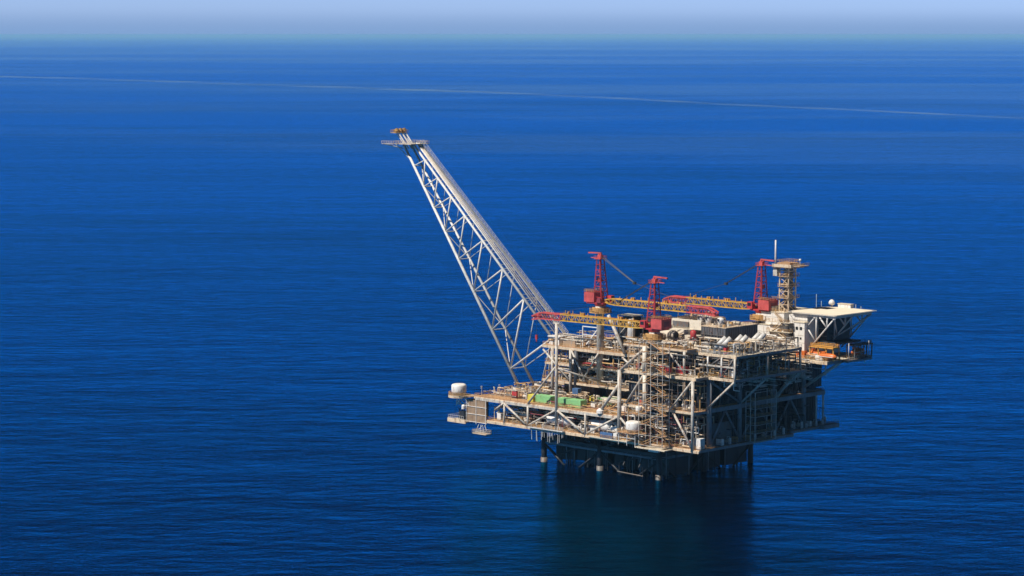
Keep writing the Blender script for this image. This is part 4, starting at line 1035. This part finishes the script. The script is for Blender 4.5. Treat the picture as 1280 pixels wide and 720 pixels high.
areas = [("open left end of middle deck", -96, -76, 5, 38, Z1, 22), ("middle deck behind the containers", -72, -24, 9, 18, Z1, 16), ("lower deck front edge", -88, -14, 1.6, 2.6, Z0, 16),
         ("lower deck by the stair tower", -2, 16, 1.8, 9, Z0, 9), ("mezzanine beside the stair tower", -18, 16, 1.8, 3.0, Z1b, 9),
         ("lowest floor of upper left module", -77, -24, 22, 25, Z2, 16), ("middle floor of upper left module", -77, -24, 22.4, 25, Z2b, 16), ("roof of upper left module", -74, -24, 23, 44, Z4, 24),
         ("pale upper deck front edge", -17, 16, 2, 6, Z3, 9), ("upper right side deck", 18, 29, 9, 14, Z3, 6), ("top deck around the exhausts", -17, 29, 9.4, 30, ZT, 22),
         ("landing above the stair tower", -18, 10, 3.4, 5.8, 51.0, 6), ("quarters deck front edge", 0, 22, 56.0, 56.8, Z4, 7), ("lower deck on the shaded side", 18.9, 19.1, 12, 54, Z0, 8),
         ("low deck at far right corner", 17, 17.6, 60, 82, 14.6, 8)]
ORD = ["leftmost", "second from left", "third from left", "fourth from left", "fifth from left", "sixth from left", "seventh from left", "eighth from left", "ninth from left"]
sets = {}
for (where, u0, u1, v0, v1, z, n) in areas:
    used = []
    for i in range(n):
        for tr in range(30):
            u_ = random.uniform(u0, u1); v_ = random.uniform(v0, v1)
            if all(abs(u_-a)+abs(v_-b) > 3.2 for a, b in used): break
        else: continue
        used.append((u_, v_))
        m, cn, nm = random.choices(kinds, (5, 4, 3, 3, 3, 1.2))[0]
        key = (m, nm); base = (u_, v_, z)
        rz = random.choice((0, 0, math.pi/2))
        lab = ""
        if key not in protos:
            protos[key] = skid_proto(m, nm); o = protos[key]; o.location = W(*base); o.rotation_euler = (0, 0, ANG+rz)
        else: o = copy_tree(protos[key], base, rz)
        sets.setdefault((cn, nm, where), []).append(o); o['label'] = lab; o['category'] = nm.replace('_', ' '); o['group'] = f"{cn} {nm.replace('_', ' ')}s on the {where}"
        o.scale = (random.uniform(.7, 1.15),)*2+(random.uniform(.7, 1.35),)
for (cn, nm, where), os_ in sets.items():
    os_.sort(key=lambda o: o.location.x/o.location.y)
    for i, o in enumerate(os_):
        pos = "" if len(os_) == 1 else ", "+(ORD[i] if i < len(os_)-1 or i < 2 else "rightmost")
        o['label'] = f"{cn} {nm.replace('_', ' ')}{pos.replace(', ', ', ')} on the {where}" if pos else f"{cn} {nm.replace('_', ' ')} on the {where}"
# slim lamp and vent posts along the decks
def post(u, v, z, h, where, which):
    t = thing("lamp_post", f"slim lamp post on the {where}, {which}", "lamp post", (u, v, z), f"lamp posts on the {where}")
    MB().bar((u, v, z), (u, v, z+h), .14).build("pole", 'steel', t); MB().box((u-.2, v-.5, z+h), (u+.25, v+.2, z+h+.22)).build("lamp_head", 'galv', t)
for a in ((-98, 3, Z1, 3.6, "left end of the middle deck", "nearest the radome"), (-96.5, 1.5, Z1, 3.2, "left end of the middle deck", "by the front edge"), (-98.5, 14, Z1, 3.0, "left end of the middle deck", "second back from the corner"), (-98.4, 23, Z1, 3.2, "left end of the middle deck", "third back from the corner"), (-93, 38, Z1, 3.4, "left end of the middle deck", "farthest back")): post(*a)
for a in ((-62, 20.8, Z4, 4, "roof deck of the upper left module", "leftmost"), (-31, 20.8, Z4, 4, "roof deck of the upper left module", "beside the pedestal"), (-24, 21, Z4, 3.5, "roof deck of the upper left module", "rightmost")): post(*a)
for a in ((-17, 9, ZT, 4.5, "top deck by the exhausts", "leftmost"), (9, 9, ZT, 5.2, "top deck by the exhausts", "in front of the slate wall"), (17, 9, ZT, 5.0, "top deck by the exhausts", "beside the first exhaust pair"), (30, 12, ZT, 4.0, "top deck by the exhausts", "at the right corner")): post(*a)
for o in list(bpy.data.objects):
    if '_b' in o: del o['_b']
